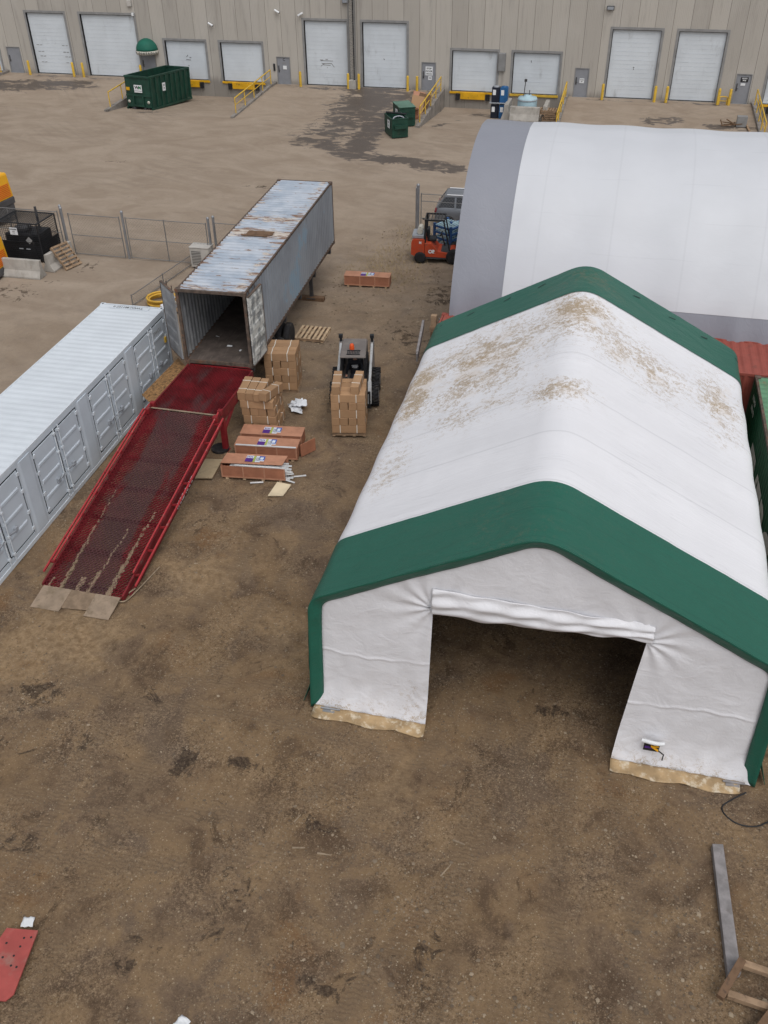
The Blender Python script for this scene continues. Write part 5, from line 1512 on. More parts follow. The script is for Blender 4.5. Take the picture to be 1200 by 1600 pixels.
# black tie slots in the rear band
q = MB()
for t in (.20, .27, .34, .41, .59, .66, .73, .80):
    i = int(t * NP); a, b = PR[i], PR[i + 2]
    n_ = NRM[i]
    q.hexa([(a[0] + n_[0] * .02, 13.1, a[1] + n_[1] * .02), (b[0] + n_[0] * .02, 13.18, b[1] + n_[1] * .02), (b[0] + n_[0] * .02, 13.23, b[1] + n_[1] * .02), (a[0] + n_[0] * .02, 13.13, a[1] + n_[1] * .02)], [(a[0] + n_[0] * .024, 13.1, a[1] + n_[1] * .024), (b[0] + n_[0] * .024, 13.18, b[1] + n_[1] * .024), (b[0] + n_[0] * .024, 13.23, b[1] + n_[1] * .024), (a[0] + n_[0] * .024, 13.13, a[1] + n_[1] * .024)])
q.build('band_slot', 'gasket', tn)
# front wall with the doorway
OX0, OX1, OZL, OZR = -2.13, 2.14, 3.50, 3.50
def wall_y(x, z):
    """pulled and creased sheet"""
    y = .02
    for cx, cz in ((OX0, OZL), (OX1, OZR)):
        d = math.hypot(x - cx, z - cz); a = math.atan2(z - cz, x - cx)
        y -= .030 * math.sin(a * 11 + d * 1.5) * math.exp(-d / .75)
    zc_ = 1.78 + .05 * math.sin(x * 2.1) + .02 * math.sin(x * 11)
    y -= .020 * max(0.0, 1 - abs(z - zc_) / .045) * (.4 + float(vn(np.array(x), np.array(.5), .35, 44)))
    for cx, cz, an in ((OX0, OZL, -.9), (OX1, OZR, -2.2), (OX0, .4, 2.4), (OX1, .4, .7), (OX0, OZL, 2.2), (OX1, OZR, .9)):
        dx, dz = x - cx, z - cz
        t = dx * math.cos(an) + dz * math.sin(an); u = -dx * math.sin(an) + dz * math.cos(an)
        if t > 0 and abs(u) < .5: y -= .014 * math.exp(-t / .6) * abs(math.sin(u * 15 + .5 * math.sin(t * 3))) * (1 - abs(u) / .5)
    y += .028 * (float(vn(np.array(x), np.array(z), .8, 41)) - .5) + .02 * (float(vn(np.array(x * 1.6), np.array(z * .5), .35, 42)) - .5)
    y -= .02 * math.sin(x * 9 - z * 7) * math.exp(-z / .7)
    y -= .16 * max(0, 1 - z / .9) ** 2
    return y
def fw_panel(xa, xb, za, nx, nz, mb, tilt=0.0):
    def fn(i, j):
        u, v = i / nx, j / nz
        z = None
        x0 = xa(v) if callable(xa) else xa
        x1 = xb(v) if callable(xb) else xb
        x = x0 + (x1 - x0) * u
        top = zprof(x) - .015
        z = za + (top - za) * v
        if callable(xa) or callable(xb): pass
        return (x, wall_y(x, z), z)
    mb.grid(fn, nx, nz)
q = MB()
# left and right legs, then header
def leg(xo, xi_bot, xi_top, ztop, sgn, mb):
    nx, nz = 80, 110
    def fn(i, j):
        v = j / nz; z = ztop * v
        xout = sgn * (HWB - .035 + (HWE - HWB) * min(1, z / (ZE - .5)) - max(0, z - (ZE - .5)) * .14 * 0)
        if z > ZE - .35:
            # follow the rounded shoulder
            zz = z
            xs_ = [p[0] for p in PR if (p[0] * sgn) > 0 and p[1] >= zz - .02]
            xout = sgn * (max(abs(t) for t in xs_) - .03) if xs_ else xout
        xin = xi_bot + (xi_top - xi_bot) * v
        x = xout + (xin - xout) * i / nx
        return (x, wall_y(x, z), z)
    mb.grid(fn, nx, nz)
leg(-HWB, -2.21, OX0, OZL + .01, -1, q); leg(HWB, 1.92, OX1, OZR + .01, 1, q)
def hdr(i, j):
    nx = 220
    xm = max(abs(p[0]) for p in PR if p[1] >= OZL) - .03
    x = -xm + 2 * xm * i / nx
    top = max(OZL, zprof(x) - .02)
    z = OZL + (top - OZL) * j / 40
    return (x, wall_y(x, z), z)
q.grid(hdr, 220, 40)
q.build('front_wall', 'tent_wall', tn, attrs={'dirt': lambda x, y, z: max(0, .5 - z * .8) + .25 * math.exp(-((x + 2.6) / .5) ** 2 - ((z - .9) / .5) ** 2)})
# gathered door curtain rolled up under the header
def roll(i, j):
    u = i / 120; v = j / 36
    x = OX0 - .02 + (OX1 - OX0 + .12) * u
    w_ = .68 * (1 - .28 * u)
    z = OZL + .55 - .10 * u - (w_ + .06 * math.sin(u * 5)) * v + .015 * math.sin(u * 23 + v * 6)
    y = -.01 - .065 * math.sin(math.pi * v) ** .8 - .020 * math.sin(v * 15 + u * 5 + .7 * math.sin(u * 7)) - .012 * math.sin(u * 37 + v * 11) - .05 * (float(vn(np.array(u * 9), np.array(v * 3), 1.0, 61)) - .5)
    return (x, y, z)
MB().grid(roll, 120, 36).build('rolled_door', 'tent_wall', tn, solid=.01, attrs={'dirt': lambda x, y, z: 0})
# wall edges, muddy skirts on the ground
for xa, xb in ((-4.83, -2.19), (1.91, 4.60)):
    def sk(i, j):
        x = xa + (xb - xa) * i / 24; v = j / 6
        y = -.15 - .33 * v - .03 * math.sin(x * 5) * v
        z = .055 * (1 - v) + .02 + .02 * math.sin(x * 7 + v * 3) * v + .012 * math.sin(x * 17)
        if i in (0, 24): y += .04 * v
        return (x, y, max(.012, z))
    MB().grid(sk, 24, 6).build('skirt', 'skirt', tn, solid=.012)
for sx in (-1, 1):
    MB().add([(sx * 4.90, -.10, .75), (sx * 5.13, -.06, .015), (sx * 5.06, .75, .015), (sx * 4.93, .65, .75)], [(0, 1, 2, 3)]).build('flap', 'tent_green', tn, solid=.012)
    MB().box(sx * 4.45 - .14, sx * 4.45 + .14, -.30, -.15, .02, .07).tube((sx * 4.45 - .2, -.22, .09), (sx * 4.45 + .25, -.20, .09), .025).build('tie_pipe', 'galv' if sx < 0 else 'wood_grey', tn)
    def ss(i, j):
        y = 1.0 + (TL - 2.0) * i / 60; v = j / 3
        return (sx * (HWB - .01 + .22 * v), y, .04 * (1 - v) + .015 + .012 * math.sin(y * 6))
    MB().grid(ss, 60, 3).build('skirt', 'skirt', tn, solid=.01)
q = MB()
def rw(i, j):
    nx = 60; x = -HWE + .04 + (2 * HWE - .08) * i / nx
    return (x, TL - .05, (zprof(x) - .03) * j / 10)
q.grid(rw, 60, 10); q.build('rear_wall', 'tent_wall', tn, attrs={'dirt': lambda *a: 0})
for k in range(8):
    y = .12 + (TL - .24) * k / 7
    pts = [(p[0] * .985, y, max(0, p[1] - .07)) for p in PR[::4]]
    if pts[-1][0] < HWB * .97: pts.append((PR[-1][0] * .985, y, 0))
    MB().path(pts, .035, 6).build('steel_arch', 'galv', tn)
q = MB()
for x, z in ((0, ZR - .42), (-2.3, 4.52), (2.3, 4.52), (-4.55, 1.6), (4.55, 1.6)): q.tube((x, .15, z), (x, TL - .15, z), .028, n=6)
q.build('purlin', 'galv', tn)
# winch pocket on the right hand panel
pk = thing('winch_pocket', 'small cut out with yellow strap hook on the right tent wall panel', 'hook', (2.42, TY0 - .12, .62))
MB().box(-.16, .16, -.012, .0, -.10, .14).build('opening', 'ink', pk)
MB().path(catmull([(-.22, -.02, .20), (-.05, -.06, .22), (.1, -.05, .20), (.24, -.03, .21)], 5), .045, 7).box(-.2, .22, -.02, -.013, .12, .2).build('rolled_flap', 'white', pk)
MB().bar((-.14, -.02, .02), (.04, -.02, .03), .06, .02).build('hook_plate', 'purple', pk)
MB().bar((-.02, -.035, .09), (.14, -.035, -.03), .06, .02).bar((.02, -.03, .07), (.14, -.03, .09), .04, .02).build('hook', 'machine_yellow', pk)
MB().path([(.14, -.03, -.03), (.27, -.04, -.12), (.27, -.04, -.30)], .016, 6).build('cord', 'dark', pk)

# ------------------------------------------------------------------ arched shelter on the red containers
AX0, AX1, AY, AZ = -5.0, 7.75, 29.78, 2.62
ar = thing('arched_shelter', 'large white arched fabric shelter with grey border standing on red containers', 'shelter', (AX0, AY, AZ))
half = [(-.02, -.02), (.16, .75), (.50, 1.55), (1.15, 2.42), (2.05, 3.50), (3.2, 4.36), (4.5, 4.84), (6.0, 4.98)]
half = [(0, 0), (.30, .85), (.70, 1.60), (1.25, 2.45), (2.1, 3.50), (3.2, 4.33), (4.5, 4.80), (6.0, 4.97)]
AP = catmull(half, 8); AP = AP + [(12 - a, b) for a, b in AP[-2::-1]]
AP = resample(AP, 91)
AT = np.gradient(AP, axis=0); AN = np.stack([-AT[:, 1], AT[:, 0]], 1); AN /= np.linalg.norm(AN, axis=1)[:, None]
AL = AX1 - AX0
def arch(xa, xb, i0, i1, nx, off=0.0):
    def fn(i, j):
        x = xa + (xb - xa) * i / nx; k = i0 + j
        ph = ((x - .35) / 2.44) % 1
        s = -.040 * math.sin(math.pi * ph) ** 2 + .012 * (float(vn(np.array(x * .8), np.array(k * .15), 1.0, 51)) - .5)
        lo = min(k, 90 - k)
        if lo < 6: s += (6 - lo) / 6 * .05 * math.sin(x * 4.1 + 1.2 * math.sin(x * 1.9))
        return (x, AP[k, 0] + AN[k, 0] * (off + s), AP[k, 1] + AN[k, 1] * (off + s) - (.10 if lo == 0 else 0))
    return MB().grid(fn, nx, i1 - i0)
zero = {'dirt': lambda *a: 0}
arch(0, 1.86, 0, 90, 24).build('grey_end_band', 'arch_grey', ar, attrs=zero)
arch(1.80, 10.86, 4, 86, 90, .012).build('white_roof', 'arch_white', ar, attrs=zero)
arch(10.80, AL, 0, 90, 24).build('grey_end_band', 'arch_grey', ar, attrs=zero)
for a, b in ((0, 5), (85, 90)): arch(1.84, 10.82, a, b, 90).build('grey_hem', 'arch_grey', ar, attrs=zero)
for k in range(6):
    x = .12 + (AL - .24) * k / 5
    MB().path([(x, AP[i, 0] - AN[i, 0] * .12, AP[i, 1] - AN[i, 1] * .12) for i in range(0, 91, 3)], .04, 6).build('steel_arch', 'galv', ar)
tag(MB().box(0, .06, 0, 2.2, 0, .3).bar((.03, .1, .3), (.03, 2.1, .32), .08).build('side_plank', 'wood_grey', None), 'grey plank standing at the left corner of near red container', 'plank', None, (-6.05, 34.6, 0))
bpy.data.objects['side_plank'].location = (-5.72, 27.6, 1.75)
bpy.data.objects['side_plank'].rotation_euler = (.12, 0, .1)
o = thing('wooden_post', 'short brown timber post at the left end of near red container', 'post', (-5.5, 29.6, 0))
MB().box(-.1, .1, -.1, .1, 0, 2.6).box(-.13, .13, -.13, .13, 2.0, 2.2).build('post', 'wood', o)

# ------------------------------------------------------------------ cartons
BLn, BW, BH = 1.13, .270, .288
proto = thing('cardboard_box', 'x', 'box', (0, 0, 0))
MB().box(-BLn / 2, BLn / 2, -BW / 2, BW / 2, 0, BH).build('carton', 'card', proto, bev=.014)
for s in (-.29, .27):
    MB().box(s - .012, s + .012, -BW / 2 - .004, BW / 2 + .004, -.001, BH + .004).build('strap', 'strap', proto)
first = [True]
LAY = ['bottom', 'second', 'third', 'fourth', 'fifth']
def put_box(loc, rz, label, group, rx=0.0, ry=0.0):
    if first[0]:
        first[0] = False
        proto.location = loc; proto.rotation_euler = (rx, ry, rz); proto['label'] = label; proto['group'] = group
        return proto
    return dup(proto, label, loc, (rx, ry, rz), group)
ORD = ['nearest', 'second', 'third', 'farthest']
SID = ['leftmost', 'second from left', 'third from left', 'rightmost']
def stack(cx, cy, z0, rz, start, where, group, n=5, jit=.012, lean=0.0):
    c, s = math.cos(rz), math.sin(rz)
    for l in range(n):
        along = (l % 2 == 0) == start           # long side across the front
        for k in range(4):
            o_ = (k - 1.5) * (BW + .018)
            lx, ly = (0, o_) if along else (o_, 0)
            lx += rg.uniform(-jit, jit) + lean * l; ly += rg.uniform(-jit, jit)
            top = 'top' if l == n - 1 else LAY[l]
            lb = f'cardboard box {ORD[k] if along else SID[k]} in {top} layer of the {where}'
            put_box((cx + lx * c - ly * s, cy + lx * s + ly * c, z0 + l * (BH + .002)), rz + (0 if along else R(90)) + rg.uniform(-.012, .012), lb, group)
pallet('pallet under the box stack nearest the trailer wheel', (-10.72, 27.98, .0), .17, 'wood', L=1.16, D=1.1)
stack(-10.72, 27.98, .145, .17, True, 'stack by the grey door', 'boxes stacked by the open grey door')
pallet('pallet under the toppling box stack beside the ramp', (-10.43, 25.08, .0), .10, 'wood', L=1.14, D=1.1)
stack(-10.45, 25.1, .145, .10, False, 'toppling stack by ramp', 'boxes stacked beside the ramp', n=4, jit=.03, lean=-.025)
zt_ = .145 + 4 * (BH + .002)
for k, (dx, rx_, rz_) in enumerate(((-.47, 0, .02), (-.18, 0, .0), (.11, .0, -.02))):
    put_box((-10.55 + dx, 25.05, zt_), R(90) + .10 + rz_, f'cardboard box {SID[k]} in top layer of the toppling stack by ramp', 'boxes stacked beside the ramp')
put_box((-10.08, 24.95, zt_ + .03), R(90) - .18, 'skewed cardboard box sliding off the top right of the toppling stack', 'boxes stacked beside the ramp', 0, .12)

# ------------------------------------------------------------------ skid steer with its load
SS = thing('skid_steer', 'compact white and grey skid steer loader carrying a pallet of boxes', 'loader', (-7.86, 27.30, 0), .2)
def sl_(x, y, z): 
    c, s = math.cos(.2), math.sin(.2); return (-7.86 + x * c - y * s, 27.30 + x * s + y * c, z)
lp = pallet('pallet of boxes held on the skid steer forks', sl_(-.05, -1.78, .06), .2, 'wood', L=1.12, D=1.1)
cx_, cy_, _ = sl_(-.05, -1.78, 0)
stack(cx_, cy_, .205, .2, True, 'stack on the loader', 'boxes on the skid steer forks')
zt_ = .205 + 5 * (BH + .002)
a_ = sl_(-.43, -1.78, 0); put_box((a_[0], a_[1], zt_), R(90) + .2, 'single cardboard box lying on top left of the skid steer load', 'boxes on the skid steer forks')
a_ = sl_(.24, -1.76, 0); put_box((a_[0], a_[1], zt_), R(90) + .10, 'single cardboard box lying askew on top right of the skid steer load', 'boxes on the skid steer forks')
# body
q = MB()
q.prism([(-.35, .30), (1.75, .30), (1.85, .55), (1.80, 1.15), (1.0, 1.28), (.9, .95), (-.30, .80)], 'x', -.42, .42)
q.build('chassis', 'cab_grey', SS, bev=.03)
MB().box(-.40, .40, 1.80, 1.88, .45, 1.10).build('rear_door', 'black', SS, bev=.02)
q = MB(); hw = .43
for x in (-hw, hw - .05):
    q.bar((x + .025, -.33, .55), (x + .025, -.28, 1.95), .06).bar((x + .025, .98, .9), (x + .025, .92, 1.95), .06)
    q.box(x, x + .05, -.28, .95, 1.90, 1.97)
q.build('cab_frame', 'black', SS)
MB().hexa([(-hw - .02, -.38, 1.975), (hw + .02, -.38, 1.975), (hw + .02, 1.0, 1.975), (-hw - .02, 1.0, 1.975)], [(-hw - .0, -.36, 2.05), (hw + .0, -.36, 2.05), (hw - .02, .98, 2.06), (-hw + .02, .98, 2.06)]).build('cab_roof', 'cab_grey', SS, bev=.02)
q = MB()
for k in range(8): q.box(-.20 + k * .055, -.17 + k * .055, -.26, .02, 2.058, 2.075)
q.box(-.22, .24, -.28, -.25, 2.056, 2.08).box(-.22, .24, .02, .05, 2.056, 2.08)
q.build('roof_grille', 'black', SS)
MB().lathe([(.085, 0), (.085, .05), (.075, .16), (.05, .20), (0, .205)], (-.06, .16, 2.055), 'z', 16).build('beacon', 'beacon', SS)
q = MB()
for x in (-hw, hw - .014):
    for k in range(14): q.bar((x + .007, -.28 + k * .09, .9), (x + .007, -.27 + k * .09, 1.9), .012)
    for k in range(12): q.bar((x + .007, -.28, .95 + k * .085), (x + .007, .92, .95 + k * .085), .012)
q.build('side_screen', 'black', SS)
MB().box(-.27, .27, .35, .85, .62, .78).box(-.27, .27, .78, .90, .78, 1.38).build('seat', 'black', SS, bev=.04)
MB().tube((-.30, .05, .55), (-.28, .02, 1.05), .02).tube((.30, .05, .55), (.28, .02, 1.05), .02).build('control_lever', 'dark', SS)
MB().box(-.38, .38, -.30, .34, .30, .36).build('cab_floor', 'dark', SS)
for e in (-1, 1):
    am = MB()
    am.bar((e * .56, 1.62, 1.62), (e * .56, -.35, 1.02), .09, .15)
    am.bar((e * .56, -.30, 1.06), (e * .56, -.62, .35), .13, .14)
    am.build('lift_arm', 'arm_white', SS, bev=.015)
    MB().hexa([(e * .56 - .07, 1.30, .6), (e * .56 + .07, 1.30, .6), (e * .56 + .07, 1.75, .6), (e * .56 - .07, 1.75, .6)], [(e * .56 - .07, 1.45, 1.66), (e * .56 + .07, 1.45, 1.66), (e * .56 + .07, 1.72, 1.66), (e * .56 - .07, 1.72, 1.66)]).build('arm_tower', 'cab_grey', SS, bev=.02)
    MB().tube((e * .56, 1.55, 1.66), (e * .56, 1.55, 1.86), .045).box(e * .56 - .07, e * .56 + .07, 1.48, 1.62, 1.82, 1.94).build('work_lamp', 'black', SS)
    MB().tube((e * .47, 1.45, .9), (e * .5, .2, 1.15), .045, n=10).build('lift_cylinder', 'dark', SS)
    for y in (0.0, 1.12):
        wz, wx = .40, e * .71
        t_ = MB().lathe([(.20, -.14), (.33, -.15), (.375, -.12), (.385, 0), (.375, .12), (.33, .15), (.20, .14)], (wx, y, wz), 'x', 30)
        for k in range(18):
            a = 2 * math.pi * k / 18
            for sd_ in (-1, 1):
                a2 = a + (.17 if sd_ > 0 else 0)
                T = Matrix.Translation((wx + sd_ * .075, y + .395 * math.cos(a2), wz + .395 * math.sin(a2))) @ Matrix.Rotation(a2, 4, 'X') @ Matrix.Rotation(sd_ * .5, 4, 'Y')
                t_.box(-.085, .085, -.03, .025, -.022, .022, 0, T)
        wo = t_.build('wheel', 'rubber', SS)
        MB().lathe([(0, e * .02), (.08, e * .03), (.10, e * -.02), (.19, e * .0), (.205, e * .145)], (wx, y, wz), 'x', 20).build('rim', 'arm_white', wo)
q = MB().box(-.60, .60, -.72, -.66, .22, .30).box(-.60, .60, -.72, -.66, .78, .86)
for x in (-.6, -.2, .14, .54): q.box(x, x + .06, -.715, -.665, .30, .78)
q.build('fork_carriage', 'black', SS)
for x in (-.32, .22): MB().box(x, x + .10, -2.20, -.73, .10, .14).box(x, x + .10, -.78, -.725, .14, .80).build('fork', 'dark', SS)

# driver
def person_mesh():
    me = bpy.data.meshes.new('person')
    J, E_, Rd = [], [], []
    def v(p, r):
        J.append(p); Rd.append(r); return len(J) - 1
    def chain(a, pts):
        for p, r in pts:
            b = v(p, r); E_.append((a, b)); a = b
        return a
    pel = v((0, .62, .86), .155)
    ch_ = chain(pel, [((0, .64, 1.02), .15), ((0, .64, 1.18), .165), ((0, .62, 1.33), .15)])
    nk = chain(ch_, [((0, .60, 1.43), .062), ((0, .585, 1.50), .06)])
    chain(nk, [((0, .57, 1.56), .085), ((0, .565, 1.64), .10), ((0, .575, 1.71), .085), ((0, .58, 1.75), .045)])
    for e in (-1, 1):
        chain(pel, [((e * .10, .52, .85), .095), ((e * .13, .30, .84), .085), ((e * .14, .12, .80), .068), ((e * .15, .06, .62), .058), ((e * .15, .04, .44), .042), ((e * .15, -.08, .40), .038), ((e * .15, -.16, .385), .03)])
        hd = chain(ch_, [((e * .17, .61, 1.33), .075), ((e * .24, .56, 1.20), .058), ((e * .28, .45, 1.07), .046), ((e * .29, .28, 1.05), .040), ((e * .285, .14, 1.06), .030), ((e * .28, .08, 1.075), .032)])
        for k in range(4):
            ox = e * (-.022 + k * .015)
            chain(hd, [((e * .28 + ox, .045, 1.09 - k * .003), .011), ((e * .28 + ox, .015, 1.075), .010), ((e * .28 + ox, .022, 1.045 + (.004 if k in (1, 2) else 0)), .009)])
        chain(hd, [((e * .245, .07, 1.075), .012), ((e * .238, .04, 1.06), .010)])
    me.from_pydata(J, E_, [])
    o = bpy.data.objects.new('person', me); COL.objects.link(o)
    s = o.modifiers.new('skin', 'SKIN'); s.use_smooth_shade = True
    for i, r in enumerate(Rd): me.skin_vertices[0].data[i].radius = (r, r)
    me.skin_vertices[0].data[0].use_root = True
    ss = o.modifiers.new('subdivision', 'SUBSURF'); ss.levels = 2; ss.render_levels = 2
    dg = bpy.context.evaluated_depsgraph_get()
    m2 = bpy.data.meshes.new_from_object(o.evaluated_get(dg))
    o.modifiers.clear(); o.data = m2
    m2.materials.clear()
    for k in ('skin', 'sweater', 'trousers', 'black'): m2.materials.append(M[k])
    for p in m2.polygons:
        c = p.center; p.use_smooth = True
        if c.z > 1.435: mi = 0
        elif c.y < .17 and c.z > .98 and abs(c.x) > .2: mi = 0
        elif c.z > .93 : mi = 1
        elif c.z < .435 : mi = 3
        else: mi = 2
        p.material_index = mi
    return o
pe = person_mesh()
tag(pe, 'person seated in the loader cab wearing a black sweater with pale print', 'person', None, (-7.86, 27.30, 0), .2)
hr = MB().lathe([(.105, -.02), (.112, .04), (.10, .09), (.06, .125), (0, .135)], (0, .59, 1.645), 'z', 18); hr.build('hair', 'hair', pe)
fc = MB()
for e in (-1, 1):
    fc.lathe([(0, 0), (.013, .003), (.013, .012), (0, .015)], (e * .036, .468, 1.63), 'y', 8, 1)
    fc.lathe([(0, -.01), (.022, -.006), (.024, .01), (0, .016)], (e * .102, .575, 1.61), 'x', 8, 0)
fc.hexa([(-.016, .445, 1.585), (.016, .445, 1.585), (.014, .478, 1.585), (-.014, .478, 1.585)], [(-.006, .466, 1.64), (.006, .466, 1.64), (.006, .48, 1.64), (-.006, .48, 1.64)], 0)
fc.box(-.028, .028, .472, .485, 1.548, 1.556, 2)
fc.build('face', ['skin', 'ink', 'tail'], pe)
q = MB()
for x0, z0, x1, z1 in ((-.12, 1.26, .10, 1.28), (-.10, 1.22, .12, 1.23), (-.09, 1.19, -.02, 1.24), (.02, 1.24, .08, 1.18), (-.05, 1.18, .05, 1.185)):
    q.bar((x0, .462 - (.0 if abs(x0) < .11 else -.01), z0), (x1, .462 - (.0 if abs(x1) < .11 else -.01), z1), .022, .02, up=(0, 1, 0))
q.build('sweater_print', 'white', pe)

# ------------------------------------------------------------------ crates of extrusions
def crate(label, loc, rz, open_=False, group='long reddish crates on the dirt'):
    o = thing('wooden_crate', label, 'crate', loc, rz, group)
    L, Wd, Z, H = 2.05, .56, .075, .50
    t = .014
    bx = MB()
    bx.box(0, L, 0, t, Z, H)
    bx.box(0, L, Wd - t, Wd, Z, H).box(0, t, t, Wd - t, Z, H).box(t, L - t, t, Wd - t, Z, Z + t)
    if not open_: bx.box(L - t, L, t, Wd - t, Z, H)
    bx.build('panel', 'crate_side', o)
    b2 = MB()
    for x in (0, L * .335, L * .665, L - .045): b2.box(x, x + .045, -.012, -.001, Z, H - .002)
    b2.box(.046, L - .046, -.010, -.001, Z, Z + .05)
    b2.build('batten', 'crate', o)
    if not open_:
        MB().box(-.01, L + .01, -.016, Wd + .01, H + .001, H + .016).build('lid', 'crate', o)
        zl = H + .018; y0, y1 = .08, Wd - .10
    else:
        MB().hexa([(-.02, .10, H + .03), (L - .12, .20, H + .002), (L - .05, Wd + .16, H + .02), (.05, Wd + .08, H + .05)], [(-.02, .10, H + .045), (L - .12, .20, H + .017), (L - .05, Wd + .16, H + .035), (.05, Wd + .08, H + .065)]).build('lid', 'crate', o)
        zl = H + .064; y0, y1 = .24, Wd + .02
    sh = .05 if open_ else 0
    x0 = .72; w_ = .60
    lbk = MB()
    def quad(xa, xb, ya, yb, mi, dz=0):
        f = lambda x: zl + dz - (.016 * (x / L) * 1.4 if open_ else 0)
        lbk.hexa([(xa, ya, f(xa) - .004), (xb, ya, f(xb) - .004), (xb, yb, f(xb) - .004), (xa, yb, f(xa) - .004)], [(xa, ya, f(xa)), (xb, ya, f(xb)), (xb, yb, f(xb)), (xa, yb, f(xa))], mi)
    h_ = y1 - y0
    quad(x0, x0 + .24, y0, y0 + h_ * .58, 0); quad(x0 + .01, x0 + .24, y0 + h_ * .60, y1, 2)
    quad(x0 + .25, x0 + .31, y0, y1, 1)
    quad(x0 + .32, x0 + w_, y0, y1, 2); quad(x0 + .42, x0 + w_, y0 + h_ * .35, y1, 3, .002); quad(x0 + .46, x0 + w_ - .04, y0 + h_ * .45, y1 - .06, 2, .004)
    quad(x0 + .48, x0 + w_, y0, y0 + h_ * .18, 4, .002)
    for k in range(4): quad(x0 + .03 + k * .05, x0 + .06 + k * .05, y0 + h_ * .68, y1 - .04, 0, .002)
    for k in range(3): quad(x0 + .34 + k * .045, x0 + .365 + k * .045, y0 + h_ * .15, y0 + h_ * .75, 5, .003)
    lbk.build('printed_label', ['purple', 'lime', 'skyprint', 'deepblue', 'crate', 'trim_grey'], o)
    for x in (.12, .68, 1.28, 1.84):
        MB().box(x, x + .09, .0, Wd, 0, .074).build('foot', 'wood_pale', o)
    return o
crate('long reddish crate standing alone on dirt near the orange forklift', (-11.08, 37.38, 0), .09)
crate('long crate at the back of the pair, touching the box stack', (-10.80, 23.72, 0), .12)
c1 = crate('long crate at the front of the pair with white strip along its edge', (-10.72, 22.98, 0), .12)
tag(MB().box(.02, 2.0, -.03, .03, 0, .02).add([(0, 0, 0), (0, 0, .001), (0, .001, 0)], [(0, 1, 2)]).build('white_strip', 'steelwhite', None), 'white aluminium strip lying on the front edge of the paired crate', 'strip', None, (-10.70, 23.0, .522), .12)
tag(MB().box(0, .62, -.012, .012, 0, .46).build('loose_panel', 'crate_side', None), 'loose reddish plywood panel standing at the right end of the paired crates', 'panel', None, (-8.66, 23.50, .02), 1.0)
crate('broken open crate with white extrusions spilling from its right end', (-10.72, 21.78, 0), .115, True)
c, s = math.cos(.115), math.sin(.115)
def cl(x, y, z): return Vector((-10.72 + x * c - y * s, 21.78 + x * s + y * c, z))
k = 0
for yy in (.06, .13, .20, .28, .36, .44):
    for zz in (.13, .22, .31, .40):
        k += 1
        x1 = 2.02 + rg.uniform(.0, .26)
        if rg.random() < .2: continue
        p, q_ = cl(.25, yy, zz), cl(x1, yy + rg.uniform(-.04, .05), zz + rg.uniform(-.05, .01))
        b = MB().bar(p, q_, .05, .012).bar(p + Vector((0, 0, .018)), q_ + Vector((0, 0, .018)), .012, .04)
        tag(b.build('extrusion', 'steelwhite', None), 'white aluminium extrusion poking out of the broken crate', 'extrusion', 'white extrusions in the broken crate')
for a, b_, lb in ((cl(2.06, .25, .03), cl(2.62, .42, .03), 'white extrusion lying on dirt pointing right of the broken crate'), (cl(.95, -.16, .02), cl(1.35, -.08, .02), 'short white offcut lying on dirt in front of the broken crate'), (cl(.45, .02, .535), cl(1.9, .03, .525), 'long white strip lying along the front edge of the broken crate'), (cl(2.0, .05, .08), cl(2.34, -.02, .03), 'bent white extrusion end resting on dirt below the broken crate')):
    tag(MB().bar(a, b_, .045, .02).bar(a + Vector((0, 0, .016)), b_ + Vector((0, 0, .016)), .012, .03).build('extrusion', 'steelwhite', None), lb, 'extrusion')
tag(MB().hexa([(-8.98, 21.17, .02), (-8.52, 21.28, .02), (-8.46, 21.88, .03), (-8.90, 21.86, .08)], [(-8.98, 21.17, .045), (-8.52, 21.28, .045), (-8.46, 21.88, .055), (-8.90, 21.86, .11)]).build('cardboard_piece', 'card_pale', None), 'torn pale cardboard piece lying in front of the broken crate', 'cardboard')
tag(MB().hexa([(-11.52, 21.46, .10), (-10.96, 21.58, .10), (-11.02, 22.62, .12), (-11.62, 22.52, .12)], [(-11.52, 21.46, .13), (-10.96, 21.58, .13), (-11.02, 22.62, .15), (-11.62, 22.52, .15)]).build('plywood_sheet', 'ply', None), 'grey plywood sheet on a block between ramp and broken crate', 'board')
tag(MB().box(-.25, .25, -.3, .3, 0, .09).build('timber_block', 'wood', None), 'short timber blocks propping up the grey plywood sheet', 'block', None, (-11.25, 22.0, .0))
o = MB()
for k in range(9):
    T = Matrix.Translation((rg.uniform(-.2, .2), rg.uniform(-.25, .25), .08 + .03 * k)) @ Matrix.Rotation(rg.uniform(0, 6), 4, 'Z') @ Matrix.Rotation(rg.uniform(-.7, .7), 4, 'X')
    o.grid(lambda i, j: T @ Vector(((i - 3) * .06, (j - 3) * .05, .03 * math.sin(i * 1.9 + k) * math.cos(j * 1.6))), 6, 6)
tag(o.build('plastic_wrap', 'foil', None), 'crumpled white plastic wrap on dirt behind the toppling box stack', 'plastic', None, (-9.72, 26.45, 0))
pallet('empty slatted pallet lying on dirt behind the box stack', (-10.98, 32.25, 0), .02, 'wood_pale', 7, 1.2, 1.2)

# ------------------------------------------------------------------ forklift
FK = thing('forklift', 'orange forklift with black overhead guard parked left of the arched shelter', 'forklift', (-8.75, 40.8, 0), .11)
